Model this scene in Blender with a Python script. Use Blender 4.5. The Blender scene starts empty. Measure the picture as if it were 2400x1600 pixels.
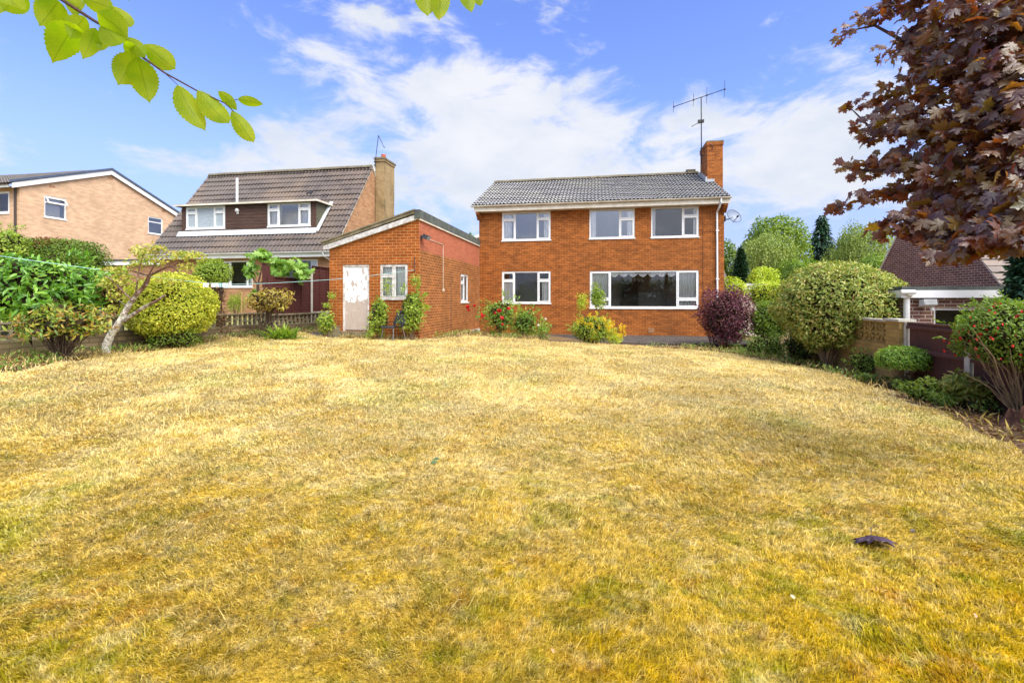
import bpy, math, random
import numpy as np
from mathutils import Vector
rng = np.random.default_rng(7); random.seed(7)
S = bpy.context.scene
PI = math.pi
# ---------------------------------------------------------------- camera
F, CX, HY, CZ = 1100.0, 1200.0, 700.0, 1.45          # focal length in photo pixels, principal column, horizon row, eye height
cam = bpy.data.cameras.new('camera'); co = bpy.data.objects.new('camera', cam); S.collection.objects.link(co)
co.location = (0, 0, CZ); co.rotation_euler = (PI/2, 0, 0)
cam.sensor_width = 36; cam.lens = F/2400*36; cam.shift_y = -100/2400; cam.clip_start = .05; cam.clip_end = 3000
S.camera = co
S.render.resolution_x = 1024; S.render.resolution_y = 682
# ---------------------------------------------------------------- light
S.view_settings.view_transform = 'Standard'; S.view_settings.look = 'None'; S.view_settings.gamma = 1
S.view_settings.exposure = 1.4
TOSUN = Vector((.5, -.62, .95)).normalized()
SUN_EL = math.asin(TOSUN.z); SUN_AZ = math.atan2(TOSUN.x, TOSUN.y)
sun = bpy.data.lights.new('sun', 'SUN'); sun.energy = 1.75; sun.angle = math.radians(40); sun.color = (1, .95, .87)
so = bpy.data.objects.new('sun', sun); S.collection.objects.link(so); so.rotation_euler = TOSUN.to_track_quat('Z', 'Y').to_euler()
W = bpy.data.worlds.new('World'); S.world = W; W.use_nodes = True
def N(nt, typ, ins=None, **props):
    n = nt.nodes.new(typ)
    for k, v in props.items(): setattr(n, k, v)
    for k, v in (ins or {}).items():
        s = n.inputs[k]
        if isinstance(v, bpy.types.NodeSocket): nt.links.new(v, s)
        else: s.default_value = v
    return n
def mth(nt, op, a, b=0.0, c=0.0): return N(nt, 'ShaderNodeMath', {0: a, 1: b, 2: c}, operation=op).outputs[0]
def mixc(nt, f, a, b, bt='MIX'):
    n = N(nt, 'ShaderNodeMix', data_type='RGBA', blend_type=bt)
    for k, v in ((0, f), (6, a), (7, b)):
        if isinstance(v, bpy.types.NodeSocket): nt.links.new(v, n.inputs[k])
        else: n.inputs[k].default_value = (v if k == 0 else (*v[:3], 1))
    return n.outputs[2]
def build_world():
    nt = W.node_tree; nt.nodes.clear()
    sky = N(nt, 'ShaderNodeTexSky', sky_type='NISHITA', sun_disc=False, sun_elevation=SUN_EL, sun_rotation=SUN_AZ, air_density=1.0, dust_density=.6, ozone_density=2.0)
    tc = N(nt, 'ShaderNodeTexCoord')
    sp = N(nt, 'ShaderNodeSeparateXYZ', {0: tc.outputs['Generated']})
    x, y, z = sp.outputs
    az = mth(nt, 'ARCTAN2', x, y); el = mth(nt, 'ARCSINE', z)
    # clouds flattened towards the horizon, so the noise is read in a stretched direction space
    zz = mth(nt, 'MULTIPLY', z, 2.1)
    vec = N(nt, 'ShaderNodeCombineXYZ', {0: x, 1: y, 2: zz}).outputs[0]
    n1 = N(nt, 'ShaderNodeTexNoise', {'Vector': vec, 'Scale': 6.5, 'Detail': 10.0, 'Roughness': .60, 'Distortion': .35}).outputs[0]
    bias = mth(nt, 'MULTIPLY', 0.0, 0.0)
    def blob(px, py, rx, ry, amp):
        nonlocal bias
        a0 = math.atan((px-CX)/F); e0 = math.atan((HY-py)/F*math.cos(a0)); ra = rx/F*math.cos(a0)**2; re = ry/F*math.cos(a0)
        da = mth(nt, 'DIVIDE', mth(nt, 'SUBTRACT', az, a0), ra); de = mth(nt, 'DIVIDE', mth(nt, 'SUBTRACT', el, e0), re)
        q = mth(nt, 'ADD', mth(nt, 'MULTIPLY', da, da), mth(nt, 'MULTIPLY', de, de))
        g = mth(nt, 'POWER', 2.718, mth(nt, 'MULTIPLY', q, -1.0))
        bias = mth(nt, 'MULTIPLY_ADD', g, amp, bias)
    for b in CLOUDS: blob(*b)
    d = mth(nt, 'ADD', mth(nt, 'MULTIPLY_ADD', n1, 1.75, -.42), bias)
    mask = N(nt, 'ShaderNodeMapRange', {0: d, 1: .42, 2: .80, 3: 0.0, 4: 1.0}, interpolation_type='SMOOTHSTEP').outputs[0]
    hz = N(nt, 'ShaderNodeMapRange', {0: el, 1: .02, 2: .42, 3: .55, 4: 0.0}, interpolation_type='SMOOTHSTEP').outputs[0]   # thin veil near the horizon
    mask = mth(nt, 'MULTIPLY', mask, .95)
    blue = mixc(nt, 1.0, sky.outputs[0], (SKYTINT[0], SKYTINT[1], SKYTINT[2]), 'MULTIPLY')
    blue = mixc(nt, mth(nt, 'MULTIPLY', hz, 1.5), blue, (CLD*.50, CLD*.61, CLD*.93))
    n2 = N(nt, 'ShaderNodeTexNoise', {'Vector': vec, 'Scale': 5.0, 'Detail': 6.0, 'Roughness': .6}).outputs[0]
    cl = mixc(nt, N(nt, 'ShaderNodeMapRange', {0: n2, 1: .35, 2: .65}).outputs[0], (CLD*.80, CLD*.865, CLD*.97), (CLD, CLD*1.01, CLD*1.05))
    # extra cloud glow round the sun, added behind the camera as soft fill
    cs = N(nt, 'ShaderNodeVectorMath', {0: tc.outputs['Generated'], 1: tuple(TOSUN)}, operation='DOT_PRODUCT').outputs['Value']
    gl = N(nt, 'ShaderNodeMapRange', {0: cs, 1: .15, 2: 1.0, 3: 1.0, 4: 3.7}, interpolation_type='SMOOTHSTEP').outputs[0]
    cl = mixc(nt, 1.0, cl, N(nt, 'ShaderNodeCombineXYZ', {0: gl, 1: gl, 2: gl}).outputs[0], 'MULTIPLY')
    mask = mth(nt, 'MAXIMUM', mask, N(nt, 'ShaderNodeMapRange', {0: cs, 1: .3, 2: .75, 3: 0.0, 4: .9}).outputs[0])
    col = mixc(nt, mask, blue, cl)
    bg = N(nt, 'ShaderNodeBackground', {0: col, 1: .15})
    out = N(nt, 'ShaderNodeOutputWorld', {0: bg.outputs[0]})
SKYTINT = (.53, .55, .82); CLD = 2.35
CLOUDS = [(1130, 330, 310, 130, .34), (1330, 210, 180, 66, .26), (950, 190, 130, 50, .14), (790, 110, 180, 66, .34), (1120, 95, 60, 18, .12), (560, 388, 250, 46, .42), (740, 340, 130, 45, .16), (1810, 300, 170, 80, .36), (1250, 400, 380, 90, .16), (1900, 420, 400, 90, .22),
          (1300, 450, 600, 70, .20), (1030, 25, 110, 26, .10), (2050, 120, 160, 60, .10), (250, 150, 420, 190, -.22), (1620, 90, 330, 110, -.24), (1560, 235, 70, 50, -.08), (300, 330, 240, 60, -.08), (600, 240, 190, 60, -.16), (560, 60, 110, 60, -.14), (1000, 120, 60, 30, -.06)]
build_world()
# ---------------------------------------------------------------- helpers
TH = math.radians(10.3)                               # every house stands turned by this against the picture plane
U = np.array([math.cos(TH), -math.sin(TH)]); V = np.array([math.sin(TH), math.cos(TH)])
def wpt(px, Y): return ((px-CX)/F*Y, Y)               # world x,y in the column px at depth Y
def zat(py, Y): return CZ+(HY-py)/F*Y
def vn(x, y, seed=0):
    x = np.asarray(x, float); y = np.asarray(y, float)
    xi = np.floor(x).astype(np.int64); yi = np.floor(y).astype(np.int64); fx = x-xi; fy = y-yi
    fx = fx*fx*(3-2*fx); fy = fy*fy*(3-2*fy)
    def h(a, b):
        n = (a*374761393+b*668265263+seed*974634777) & 0xffffffff
        n = ((n ^ (n >> 13))*1274126177) & 0xffffffff
        return ((n ^ (n >> 16)) & 0xffff)/65535.
    return (h(xi, yi)*(1-fx)+h(xi+1, yi)*fx)*(1-fy)+(h(xi, yi+1)*(1-fx)+h(xi+1, yi+1)*fx)*fy
def fbm(x, y, seed=0, o=4):
    r = 0; a = .5
    for k in range(o): r = r+a*vn(np.asarray(x)*2**k, np.asarray(y)*2**k, seed+k*17); a *= .5
    return r
# terrain: thin-plate spline through spot heights
SPOT = np.array([(0,1.6,0),(-3,2,0),(3,2,-.03),(0,5,.05),(-8.3,7.6,.28),(-8.8,10.7,.28),(-6.5,16.5,.34),(-5.4,14,.3),(-2.65,13.4,.27),(-1.4,20,.03),(8.1,18.5,-.13),
  (4,14.9,-.09),(1,14.5,.08),(5.9,13,-.1),(6.5,10,-.1),(5.3,5.8,-.05),(5,3,-.05),(7.2,8.3,-.14),(9.4,14,-.35),(-9.9,18,.75),(-15,19,.9),(-22,21,1.4),(-15,8,.6),(-8,3,.15),
  (12,10,-.68),(15,15,-.72),(0,38,-.3),(14,42,-.6),(-20,42,1.3),(0,-10,0),(-40,20,1.6),(40,20,-.8),(10,4,-.5),(-2,17,.2),(20,-10,-.3),(-20,-10,.3)], float)
def _phi(r2): return .5*r2*np.log(r2+1e-9)
def _tps():
    n = len(SPOT); D = ((SPOT[:, None, :2]-SPOT[None, :, :2])**2).sum(-1); K = _phi(D)+np.eye(n)*.3
    Pm = np.c_[np.ones(n), SPOT[:, :2]]; A = np.block([[K, Pm], [Pm.T, np.zeros((3, 3))]])
    return np.linalg.solve(A, np.r_[SPOT[:, 2], 0, 0, 0])
_W = _tps()
def gz(x, y):
    x = np.atleast_1d(np.asarray(x, float)); y = np.atleast_1d(np.asarray(y, float)); xc = np.clip(x, -42, 42); yc = np.clip(y, -12, 45)
    r = np.empty(len(x))
    for i in range(0, len(x), 40000):
        a = xc[i:i+40000]; b = yc[i:i+40000]
        r[i:i+40000] = _phi((a[:, None]-SPOT[None, :, 0])**2+(b[:, None]-SPOT[None, :, 1])**2)@_W[:-3]+_W[-3]+_W[-2]*a+_W[-1]*b
    d = np.maximum(np.maximum(np.abs(x)-42, y-45), np.maximum(-12-y, 0)); return r*np.exp(-np.maximum(d, 0)/60)
def g1(x, y): return float(gz([x], [y])[0])
COL = S.collection
def tag(o, label=None, cat=None, group=None, kind=None):
    for k, v in (('label', label), ('category', cat), ('group', group), ('kind', kind)):
        if v: o[k] = v
    return o
def thing(name, label, cat, loc=(0, 0, 0), rz=0, group=None):
    o = bpy.data.objects.new(name, None); COL.objects.link(o); o.empty_display_size = .2
    o.location = loc; o.rotation_euler = (0, 0, rz); return tag(o, label, cat, group)
def link(name, me, parent=None, mats=()):
    for m in mats: me.materials.append(m)
    o = bpy.data.objects.new(name, me); COL.objects.link(o); o.parent = parent; return o
class MB:
    """collects faces; build() links them as one mesh object with metre UVs"""
    def __init__(s): s.v = []; s.f = []; s.uv = []; s.m = []; s.sm = []
    def face(s, pts, uv=None, m=0, smooth=False):
        i = len(s.v); s.v += [tuple(p) for p in pts]; s.f.append(tuple(range(i, i+len(pts)))); s.m.append(m); s.sm.append(smooth)
        if uv is None:
            p = np.array(pts, float); n = np.cross(p[1]-p[0], p[-1]-p[0]); a = np.argmax(np.abs(n))
            uv = p[:, [1, 2]] if a == 0 else p[:, [0, 2]] if a == 1 else p[:, [0, 1]]
        s.uv += [tuple(q) for q in uv]
    def box(s, x0, x1, y0, y1, z0, z1, m=0, skip=''):
        x0, x1 = sorted((x0, x1)); y0, y1 = sorted((y0, y1)); z0, z1 = sorted((z0, z1))
        q = dict(f=[(x0,y0,z0),(x1,y0,z0),(x1,y0,z1),(x0,y0,z1)], b=[(x1,y1,z0),(x0,y1,z0),(x0,y1,z1),(x1,y1,z1)], l=[(x0,y1,z0),(x0,y0,z0),(x0,y0,z1),(x0,y1,z1)],
                 r=[(x1,y0,z0),(x1,y1,z0),(x1,y1,z1),(x1,y0,z1)], t=[(x0,y0,z1),(x1,y0,z1),(x1,y1,z1),(x0,y1,z1)], d=[(x0,y1,z0),(x1,y1,z0),(x1,y0,z0),(x0,y0,z0)])
        for k, p in q.items():
            if k not in skip: s.face(p, m=m)
    def prism(s, poly, axis, a0, a1, m=0):
        """poly in the two other axes, extruded along axis (0 x, 1 y, 2 z)"""
        def mk(p, a): q = list(p); q.insert(axis, a); return tuple(q)
        P0 = [mk(p, a0) for p in poly]; P1 = [mk(p, a1) for p in poly]
        s.face(P0[::-1], m=m); s.face(P1, m=m)
        for i in range(len(poly)):
            j = (i+1) % len(poly); s.face([P0[i], P0[j], P1[j], P1[i]], m=m)
    def tube(s, pts, r, n=8, m=0, cap=True):
        pts = [Vector(p) for p in pts]; r = [r]*len(pts) if np.isscalar(r) else r; rings = []
        for i, p in enumerate(pts):
            t = (pts[min(i+1, len(pts)-1)]-pts[max(i-1, 0)]).normalized()
            a = t.orthogonal().normalized() if i == 0 else (a-t*a.dot(t)).normalized()
            b = t.cross(a); rings.append([p+(a*math.cos(k*2*PI/n)+b*math.sin(k*2*PI/n))*r[i] for k in range(n)])
        L = 0
        for i in range(len(pts)-1):
            L2 = L+(pts[i+1]-pts[i]).length
            for k in range(n):
                j = (k+1) % n; c = 2*PI*r[i]/n
                s.face([rings[i][k], rings[i][j], rings[i+1][j], rings[i+1][k]], [(k*c, L), (k*c+c, L), (k*c+c, L2), (k*c, L2)], m, True)
            L = L2
        if cap: s.face(rings[0][::-1], [(0, 0)]*n, m); s.face(rings[-1], [(0, 0)]*n, m)
    def grid(s, P, uv=None, m=0, smooth=True):
        """P[i][j] points"""
        for i in range(len(P)-1):
            for j in range(len(P[0])-1):
                s.face([P[i][j], P[i+1][j], P[i+1][j+1], P[i][j+1]], None if uv is None else [uv[i][j], uv[i+1][j], uv[i+1][j+1], uv[i][j+1]], m, smooth)
    def build(s, name, mats, parent=None, off=None, weld=False):
        if not isinstance(mats, (list, tuple)): mats = [mats]
        me = bpy.data.meshes.new(name); vv = np.array(s.v, float)
        if off is not None: vv = vv-np.array(off)
        me.from_pydata(vv.tolist(), [], s.f)
        ul = me.uv_layers.new(name='UVMap'); ul.data.foreach_set('uv', np.array(s.uv, np.float32).ravel())
        me.polygons.foreach_set('material_index', s.m); me.polygons.foreach_set('use_smooth', s.sm); me.update()
        if weld:
            import bmesh
            bm = bmesh.new(); bm.from_mesh(me); bmesh.ops.remove_doubles(bm, verts=bm.verts, dist=1e-4); bm.to_mesh(me); bm.free()
        return link(name, me, parent, mats)
def np_mesh(name, verts, tris, quads=None, attrs=None, smooth=False):
    """fast mesh from arrays"""
    me = bpy.data.meshes.new(name); tris = np.asarray(tris, np.int32).reshape(-1, 3)
    quads = np.zeros((0, 4), np.int32) if quads is None else np.asarray(quads, np.int32).reshape(-1, 4)
    me.vertices.add(len(verts)); me.vertices.foreach_set('co', np.asarray(verts, np.float32).ravel())
    nl = tris.size+quads.size; me.loops.add(nl); me.loops.foreach_set('vertex_index', np.r_[tris.ravel(), quads.ravel()].astype(np.int32))
    nf = len(tris)+len(quads); me.polygons.add(nf)
    me.polygons.foreach_set('loop_start', np.r_[np.arange(len(tris))*3, tris.size+np.arange(len(quads))*4].astype(np.int32))
    if smooth: me.polygons.foreach_set('use_smooth', np.ones(nf, bool))
    me.update(calc_edges=True)
    for k, a in (attrs or {}).items():
        at = me.attributes.new(k, 'FLOAT', 'POINT'); at.data.foreach_set('value', np.asarray(a, np.float32))
    return me
# ---------------------------------------------------------------- materials
def mat(name):
    m = bpy.data.materials.new(name); m.use_nodes = True; nt = m.node_tree; nt.nodes.clear()
    out = N(nt, 'ShaderNodeOutputMaterial'); return m, nt, out
def pbr(nt, out, col, rough=.7, bump=None, bd=.01, spec=.4, metal=0.0):
    p = N(nt, 'ShaderNodeBsdfPrincipled', {'Roughness': rough, 'Specular IOR Level': spec, 'Metallic': metal})
    if isinstance(col, bpy.types.NodeSocket): nt.links.new(col, p.inputs['Base Color'])
    else: p.inputs['Base Color'].default_value = (*col, 1)
    if bump is not None:
        b = N(nt, 'ShaderNodeBump', {'Height': bump, 'Distance': bd, 'Strength': 1.0}); nt.links.new(b.outputs[0], p.inputs['Normal'])
    nt.links.new(p.outputs[0], out.inputs[0]); return p
def noise(nt, vec, sc, det=4.0, ro=.55, dist=0.0): return N(nt, 'ShaderNodeTexNoise', {'Vector': vec, 'Scale': sc, 'Detail': det, 'Roughness': ro, 'Distortion': dist}).outputs[0]
def rampf(nt, f, a, b): return N(nt, 'ShaderNodeMapRange', {0: f, 1: a, 2: b}).outputs[0]
def cramp(nt, f, stops):
    n = N(nt, 'ShaderNodeValToRGB', {0: f}); e = n.color_ramp.elements
    while len(e) < len(stops): e.new(.5)
    for q, (p, c) in zip(e, stops): q.position = p; q.color = (*c, 1)
    return n.outputs[0]
def plain(name, c1, c2=None, sc=6.0, rough=.6, bd=.003, spec=.4, metal=0.0):
    m, nt, out = mat(name); c2 = c2 or tuple(x*.8 for x in c1)
    tc = N(nt, 'ShaderNodeTexCoord').outputs['Object']; f = noise(nt, tc, sc, 6.0, .65)
    pbr(nt, out, mixc(nt, rampf(nt, f, .35, .65), c1, c2), rough, noise(nt, tc, sc*8, 3.0), bd, spec, metal); return m
def brick(name, c1, c2, mort, bw=.225, bh=.075, ms=.011, stain=None, var=.35, stain_sc=.7, stain_amt=.5, speck=0.0):
    m, nt, out = mat(name); uv = N(nt, 'ShaderNodeUVMap').outputs[0]
    bt = N(nt, 'ShaderNodeTexBrick', {'Vector': uv, 'Color1': (*c1, 1), 'Color2': (*c2, 1), 'Mortar': (*mort, 1), 'Scale': 1.0, 'Mortar Size': ms*.5, 'Mortar Smooth': .25, 'Bias': 0.0, 'Brick Width': bw, 'Row Height': bh})
    col = bt.outputs[0]
    # per-brick tone: white noise on brick cells
    sx = N(nt, 'ShaderNodeSeparateXYZ', {0: uv}); row = mth(nt, 'FLOOR', mth(nt, 'DIVIDE', sx.outputs[1], bh))
    cx = mth(nt, 'FLOOR', mth(nt, 'ADD', mth(nt, 'DIVIDE', sx.outputs[0], bw), mth(nt, 'MULTIPLY', mth(nt, 'MODULO', row, 2.0), .5)))
    wn = N(nt, 'ShaderNodeTexWhiteNoise', {'Vector': N(nt, 'ShaderNodeCombineXYZ', {0: cx, 1: row}).outputs[0]}, noise_dimensions='2D').outputs[0]
    tone = mth(nt, 'MULTIPLY_ADD', wn, var, 1-var*.5)
    n1 = noise(nt, uv, 1.3, 5.0, .6); n2 = noise(nt, uv, 45.0, 3.0, .7)
    tone = mth(nt, 'MULTIPLY', tone, mth(nt, 'MULTIPLY_ADD', n1, .5, .75)); tone = mth(nt, 'MULTIPLY', tone, mth(nt, 'MULTIPLY_ADD', n2, .5, .75))
    tint = mixc(nt, 1.0, col, N(nt, 'ShaderNodeCombineXYZ', {0: tone, 1: tone, 2: tone}).outputs[0], 'MULTIPLY')
    if speck:
        sp = rampf(nt, noise(nt, N(nt, 'ShaderNodeMapping', {'Vector': uv, 'Scale': (4.0, 9.0, 1.0)}).outputs[0], 1.0, 3.0, .7), .70, .76)
        tint = mixc(nt, mth(nt, 'MULTIPLY', sp, speck), tint, mort)
    if stain:
        st = N(nt, 'ShaderNodeMapping', {'Vector': uv, 'Scale': (1.0, .35, 1.0)}).outputs[0]
        tint = mixc(nt, mth(nt, 'MULTIPLY', rampf(nt, noise(nt, st, stain_sc, 6.0, .65, .4), .48, .7), stain_amt), tint, stain)
    hgt = mth(nt, 'SUBTRACT', mth(nt, 'MULTIPLY', n2, .4), bt.outputs[1])
    pbr(nt, out, tint, .88, hgt, .006, .2); return m
def wood(name, c1, c2, along='x', plank=.0, rough=.75):
    m, nt, out = mat(name); tc = N(nt, 'ShaderNodeTexCoord').outputs['Object']
    sc = {'x': (1.2, 18, 18), 'z': (18, 18, 1.2)}[along]
    f = noise(nt, N(nt, 'ShaderNodeMapping', {'Vector': tc, 'Scale': sc}).outputs[0], 1.5, 6.0, .65, .3)
    col = mixc(nt, rampf(nt, f, .3, .7), c1, c2); col = mixc(nt, mth(nt, 'MULTIPLY', noise(nt, tc, 1.1, 4.0), .6), col, tuple(x*.55 for x in c2))
    pbr(nt, out, col, rough, f, .004, .3); return m
def tile_mat(name, c1, c2, lichen, lamt, tw=.3, th=.34, rough=.55, c3=None, moss_top=0.0):
    m, nt, out = mat(name); uv = N(nt, 'ShaderNodeUVMap').outputs[0]
    sx = N(nt, 'ShaderNodeSeparateXYZ', {0: uv})
    cx = mth(nt, 'FLOOR', mth(nt, 'DIVIDE', sx.outputs[0], tw)); cy = mth(nt, 'FLOOR', mth(nt, 'DIVIDE', sx.outputs[1], th))
    wn = N(nt, 'ShaderNodeTexWhiteNoise', {'Vector': N(nt, 'ShaderNodeCombineXYZ', {0: cx, 1: cy}).outputs[0]}, noise_dimensions='2D').outputs[0]
    col = mixc(nt, wn, c1, c2)
    if c3: col = mixc(nt, mth(nt, 'MULTIPLY', rampf(nt, noise(nt, uv, .45, 4.0, .6), .45, .68), .8), col, c3)
    n = noise(nt, uv, 9.0, 6.0, .7); col = mixc(nt, mth(nt, 'MULTIPLY', rampf(nt, n, .5, .68), lamt), col, lichen)
    col = mixc(nt, mth(nt, 'MULTIPLY', rampf(nt, noise(nt, uv, 60.0, 2.0), .45, .75), .35), col, tuple(x*.4 for x in c1))
    pbr(nt, out, col, rough, n, .003, .35); return m
def leafmat(name, stops, trans=.35, rough=.45, spec=.35, nsc=1.6, patch=.5, under=None, tcol=None):
    m, nt, out = mat(name); geo = N(nt, 'ShaderNodeNewGeometry')
    a = N(nt, 'ShaderNodeAttribute', attribute_name='rnd').outputs['Fac']
    f = mth(nt, 'ADD', mth(nt, 'MULTIPLY', a, 1-patch), mth(nt, 'MULTIPLY', rampf(nt, noise(nt, geo.outputs['Position'], nsc, 3.0, .6), .25, .75), patch))
    col = cramp(nt, f, stops)
    if under: col = mixc(nt, geo.outputs['Backfacing'], col, under)
    p = pbr(nt, out, col, rough, None, .01, spec)
    tc_ = mixc(nt, 1.0, col, tcol or (1.5, 1.5, .6), 'MULTIPLY')
    t = N(nt, 'ShaderNodeBsdfTranslucent', {0: tc_})
    ms = N(nt, 'ShaderNodeMixShader', {0: trans, 1: p.outputs[0], 2: t.outputs[0]}); nt.links.new(ms.outputs[0], out.inputs[0]); return m
def glass(name, refl=.06, tint=(.97, .985, .98), rough=.0):
    m, nt, out = mat(name); fr = N(nt, 'ShaderNodeFresnel', {'IOR': 1.5})
    t = N(nt, 'ShaderNodeBsdfTransparent', {0: (*tint, 1)}); g = N(nt, 'ShaderNodeBsdfGlossy', {0: (.95, .97, 1, 1), 'Roughness': rough})
    nt.links.new(N(nt, 'ShaderNodeMixShader', {0: mth(nt, 'ADD', fr.outputs[0], refl), 1: t.outputs[0], 2: g.outputs[0]}).outputs[0], out.inputs[0]); return m
M = {}
M['brick_main'] = brick('brick_main', (.31, .092, .017), (.225, .064, .012), (.46, .235, .09), ms=.010, stain=(.13, .05, .018), stain_amt=.4, var=.5, speck=.5)
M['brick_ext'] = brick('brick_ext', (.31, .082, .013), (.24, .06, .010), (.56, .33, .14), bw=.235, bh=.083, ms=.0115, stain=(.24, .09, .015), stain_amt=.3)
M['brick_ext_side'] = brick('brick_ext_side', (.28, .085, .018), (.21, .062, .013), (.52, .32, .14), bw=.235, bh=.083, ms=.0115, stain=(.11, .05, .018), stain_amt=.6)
M['brick_pink'] = brick('brick_pink', (.42, .135, .07), (.37, .11, .055), (.34, .115, .06), bh=.06, ms=.006, var=.18, stain=(.33, .11, .06), stain_amt=.3)
M['brick_tan'] = brick('brick_tan', (.60, .40, .255), (.545, .345, .21), (.60, .44, .30), ms=.009, var=.22, stain=(.48, .31, .18), stain_amt=.3)
M['brick_orange'] = brick('brick_orange', (.40, .215, .105), (.33, .165, .08), (.48, .33, .20), ms=.009, var=.3)
M['brick_brown'] = brick('brick_brown', (.20, .10, .07), (.15, .075, .055), (.56, .47, .39), ms=.016, var=.4)
M['brick_buff'] = brick('brick_buff', (.34, .225, .075), (.29, .19, .06), (.24, .17, .07), ms=.01, var=.2, stain=(.10, .075, .02), stain_amt=.75, stain_sc=.9)
M['brick_chim'] = brick('brick_chim', (0.344, 0.246, 0.123), (0.295, 0.205, 0.0984), (0.361, 0.271, 0.148), ms=.008, var=.15, stain=(0.0574, 0.041, 0.0164), stain_amt=.8, stain_sc=1.4)
M['stone_wall'] = brick('stone_wall', (.185, .135, .07), (.125, .09, .05), (.075, .055, .03), bw=.36, bh=.10, ms=.016, var=.5, stain=(.08, .075, .03), stain_amt=.7)
M['white'] = plain('white_paint', (0.76, 0.76, 0.75), (0.665, 0.665, 0.636), 3, .4)
M['cream'] = plain('weathered_cream_paint', (0.684, 0.636, 0.541), (0.522, 0.456, 0.342), 2.5, .55)
M['white_old'] = plain('flaking_white_paint', (0.703, 0.694, 0.674), (0.399, 0.361, 0.314), 7, .7, .006)
M['dark'] = plain('dark_grey_plastic', (.045, .048, .055), (.03, .032, .036), 8, .45)
M['blackmetal'] = plain('black_metal', (.03, .03, .035), (.02, .02, .02), 20, .5)
M['lead'] = plain('lead_flashing', (.42, .44, .47), (.26, .27, .29), 6, .45, .004, .5)
M['felt'] = plain('grey_green_roofing_felt', (.10, .115, .095), (.055, .06, .055), 4, .9, .01)
M['concrete'] = plain('pale_concrete', (.50, .47, .41), (.36, .33, .27), 5, .9, .006)
M['concrete_old'] = plain('mossy_concrete', (.24, .20, .125), (.12, .105, .06), 5, .95, .01)
M['slab'] = plain('dark_paving_slab', (.10, .08, .065), (.055, .045, .04), 3, .8, .006)
M['fence'] = wood('red_brown_fence_boards', (.12, .032, .024), (.065, .02, .016), 'x')
M['fence_r'] = wood('dark_brown_fence_boards', (.12, .044, .034), (.075, .028, .023), 'z')
M['oldwood'] = wood('grey_bare_wood', (.40, .35, .30), (.24, .20, .16), 'x')
M['stake'] = wood('pale_timber', (.50, .33, .13), (.38, .24, .09), 'z')
M['cladding'] = wood('brown_timber_cladding', (.15, .08, .055), (.05, .028, .022), 'x')
M['tile_main'] = tile_mat('grey_concrete_tiles', (.29, .275, .27), (.19, .182, .18), (.60, .58, .50), .75, rough=.55, c3=(.36, .34, .27))
M['tile_n'] = tile_mat('brown_concrete_tiles', (.115, .09, .08), (.07, .056, .052), (.20, .17, .13), .3, c3=(.19, .135, .095))
M['tile_t'] = tile_mat('grey_brown_tiles', (.15, .13, .115), (.10, .088, .08), (.2, .17, .13), .3)
M['tile_r'] = tile_mat('flat_brown_tiles', (.21, .15, .115), (.15, .11, .09), (.28, .24, .19), .4, .27, .27)
M['ridge'] = plain('weathered_ridge_tile', (.19, .16, .10), (.11, .095, .07), 5, .9, .01)
M['bluecap'] = plain('blue_grey_verge_cap', (.075, .10, .15), (.06, .075, .11), 5, .45)
M['terracotta'] = plain('terracotta', (.42, .10, .05), (.3, .07, .04), 8, .8)
M['glass'] = glass('window_glass', .04)
M['glass_up'] = glass('reflective_window_glass', .17)
M['glass_lace'] = plain('patterned_obscure_glass', (.45, .50, .52), (.25, .30, .33), 30, .25, .004, .5)
M['net'] = plain('white_net_curtain', (.80, .80, .78), (.66, .66, .65), 5, .9)
M['board'] = plain('pale_board_behind_glass', (.66, .72, .68), (.78, .78, .72), 1.5, .8)
M['blind'] = plain('grey_vertical_blind', (.62, .63, .60), (.5, .5, .47), 4, .9)
M['room'] = plain('dim_room_wall', (.62, .57, .50), (.54, .49, .43), 1.2, .9)
M['olive'] = plain('olive_felt_cheek', (.105, .10, .062), (.075, .075, .05), 3, .9)
M['turq'] = plain('turquoise_plastic', (.02, .36, .33), (.02, .28, .27), 3, .4)
M['bark'] = plain('brown_bark', (.13, .085, .055), (.05, .034, .024), 14, .95, .02)
M['stem'] = plain('thin_brown_stem', (.17, .105, .06), (.08, .05, .03), 14, .9, .01)
M['stem_pale'] = plain('pale_bare_twig', (.34, .24, .13), (.2, .13, .075), 14, .9, .01)
M['cord'] = plain('pale_blue_plastic_cord', (.35, .56, .55), (.3, .5, .5), 5, .5)
def door_mat():
    m, nt, out = mat('flaking_white_door_paint'); uv = N(nt, 'ShaderNodeUVMap').outputs[0]; sx = N(nt, 'ShaderNodeSeparateXYZ', {0: uv})
    wood_ = mixc(nt, noise(nt, N(nt, 'ShaderNodeMapping', {'Vector': uv, 'Scale': (9.0, 2.0, 1.0)}).outputs[0], 2.0, 6.0), (.34, .26, .21), (.52, .44, .38))
    e = noise(nt, uv, 4.0, 6.0, .65)
    low = rampf(nt, mth(nt, 'ADD', sx.outputs[1], mth(nt, 'MULTIPLY', e, .5)), 1.60, 1.64)      # paint gone below mid height
    st = N(nt, 'ShaderNodeMapping', {'Vector': uv, 'Scale': (7.0, 3.0, 1.0)}).outputs[0]
    chips = rampf(nt, noise(nt, st, 1.0, 6.0, .72), .455, .43); fleck = rampf(nt, noise(nt, N(nt, 'ShaderNodeMapping', {'Vector': uv, 'Scale': (16.0, 6.0, 1.0)}).outputs[0], 1.0, 4.0, .7), .64, .68)
    paint = mth(nt, 'MULTIPLY', low, mth(nt, 'SUBTRACT', 1.0, chips)); paint = mth(nt, 'MAXIMUM', paint, mth(nt, 'MULTIPLY', fleck, .8))
    pbr(nt, out, mixc(nt, paint, wood_, (.78, .78, .79)), .7, paint, .003, .3); return m
M['door'] = door_mat()
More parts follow.
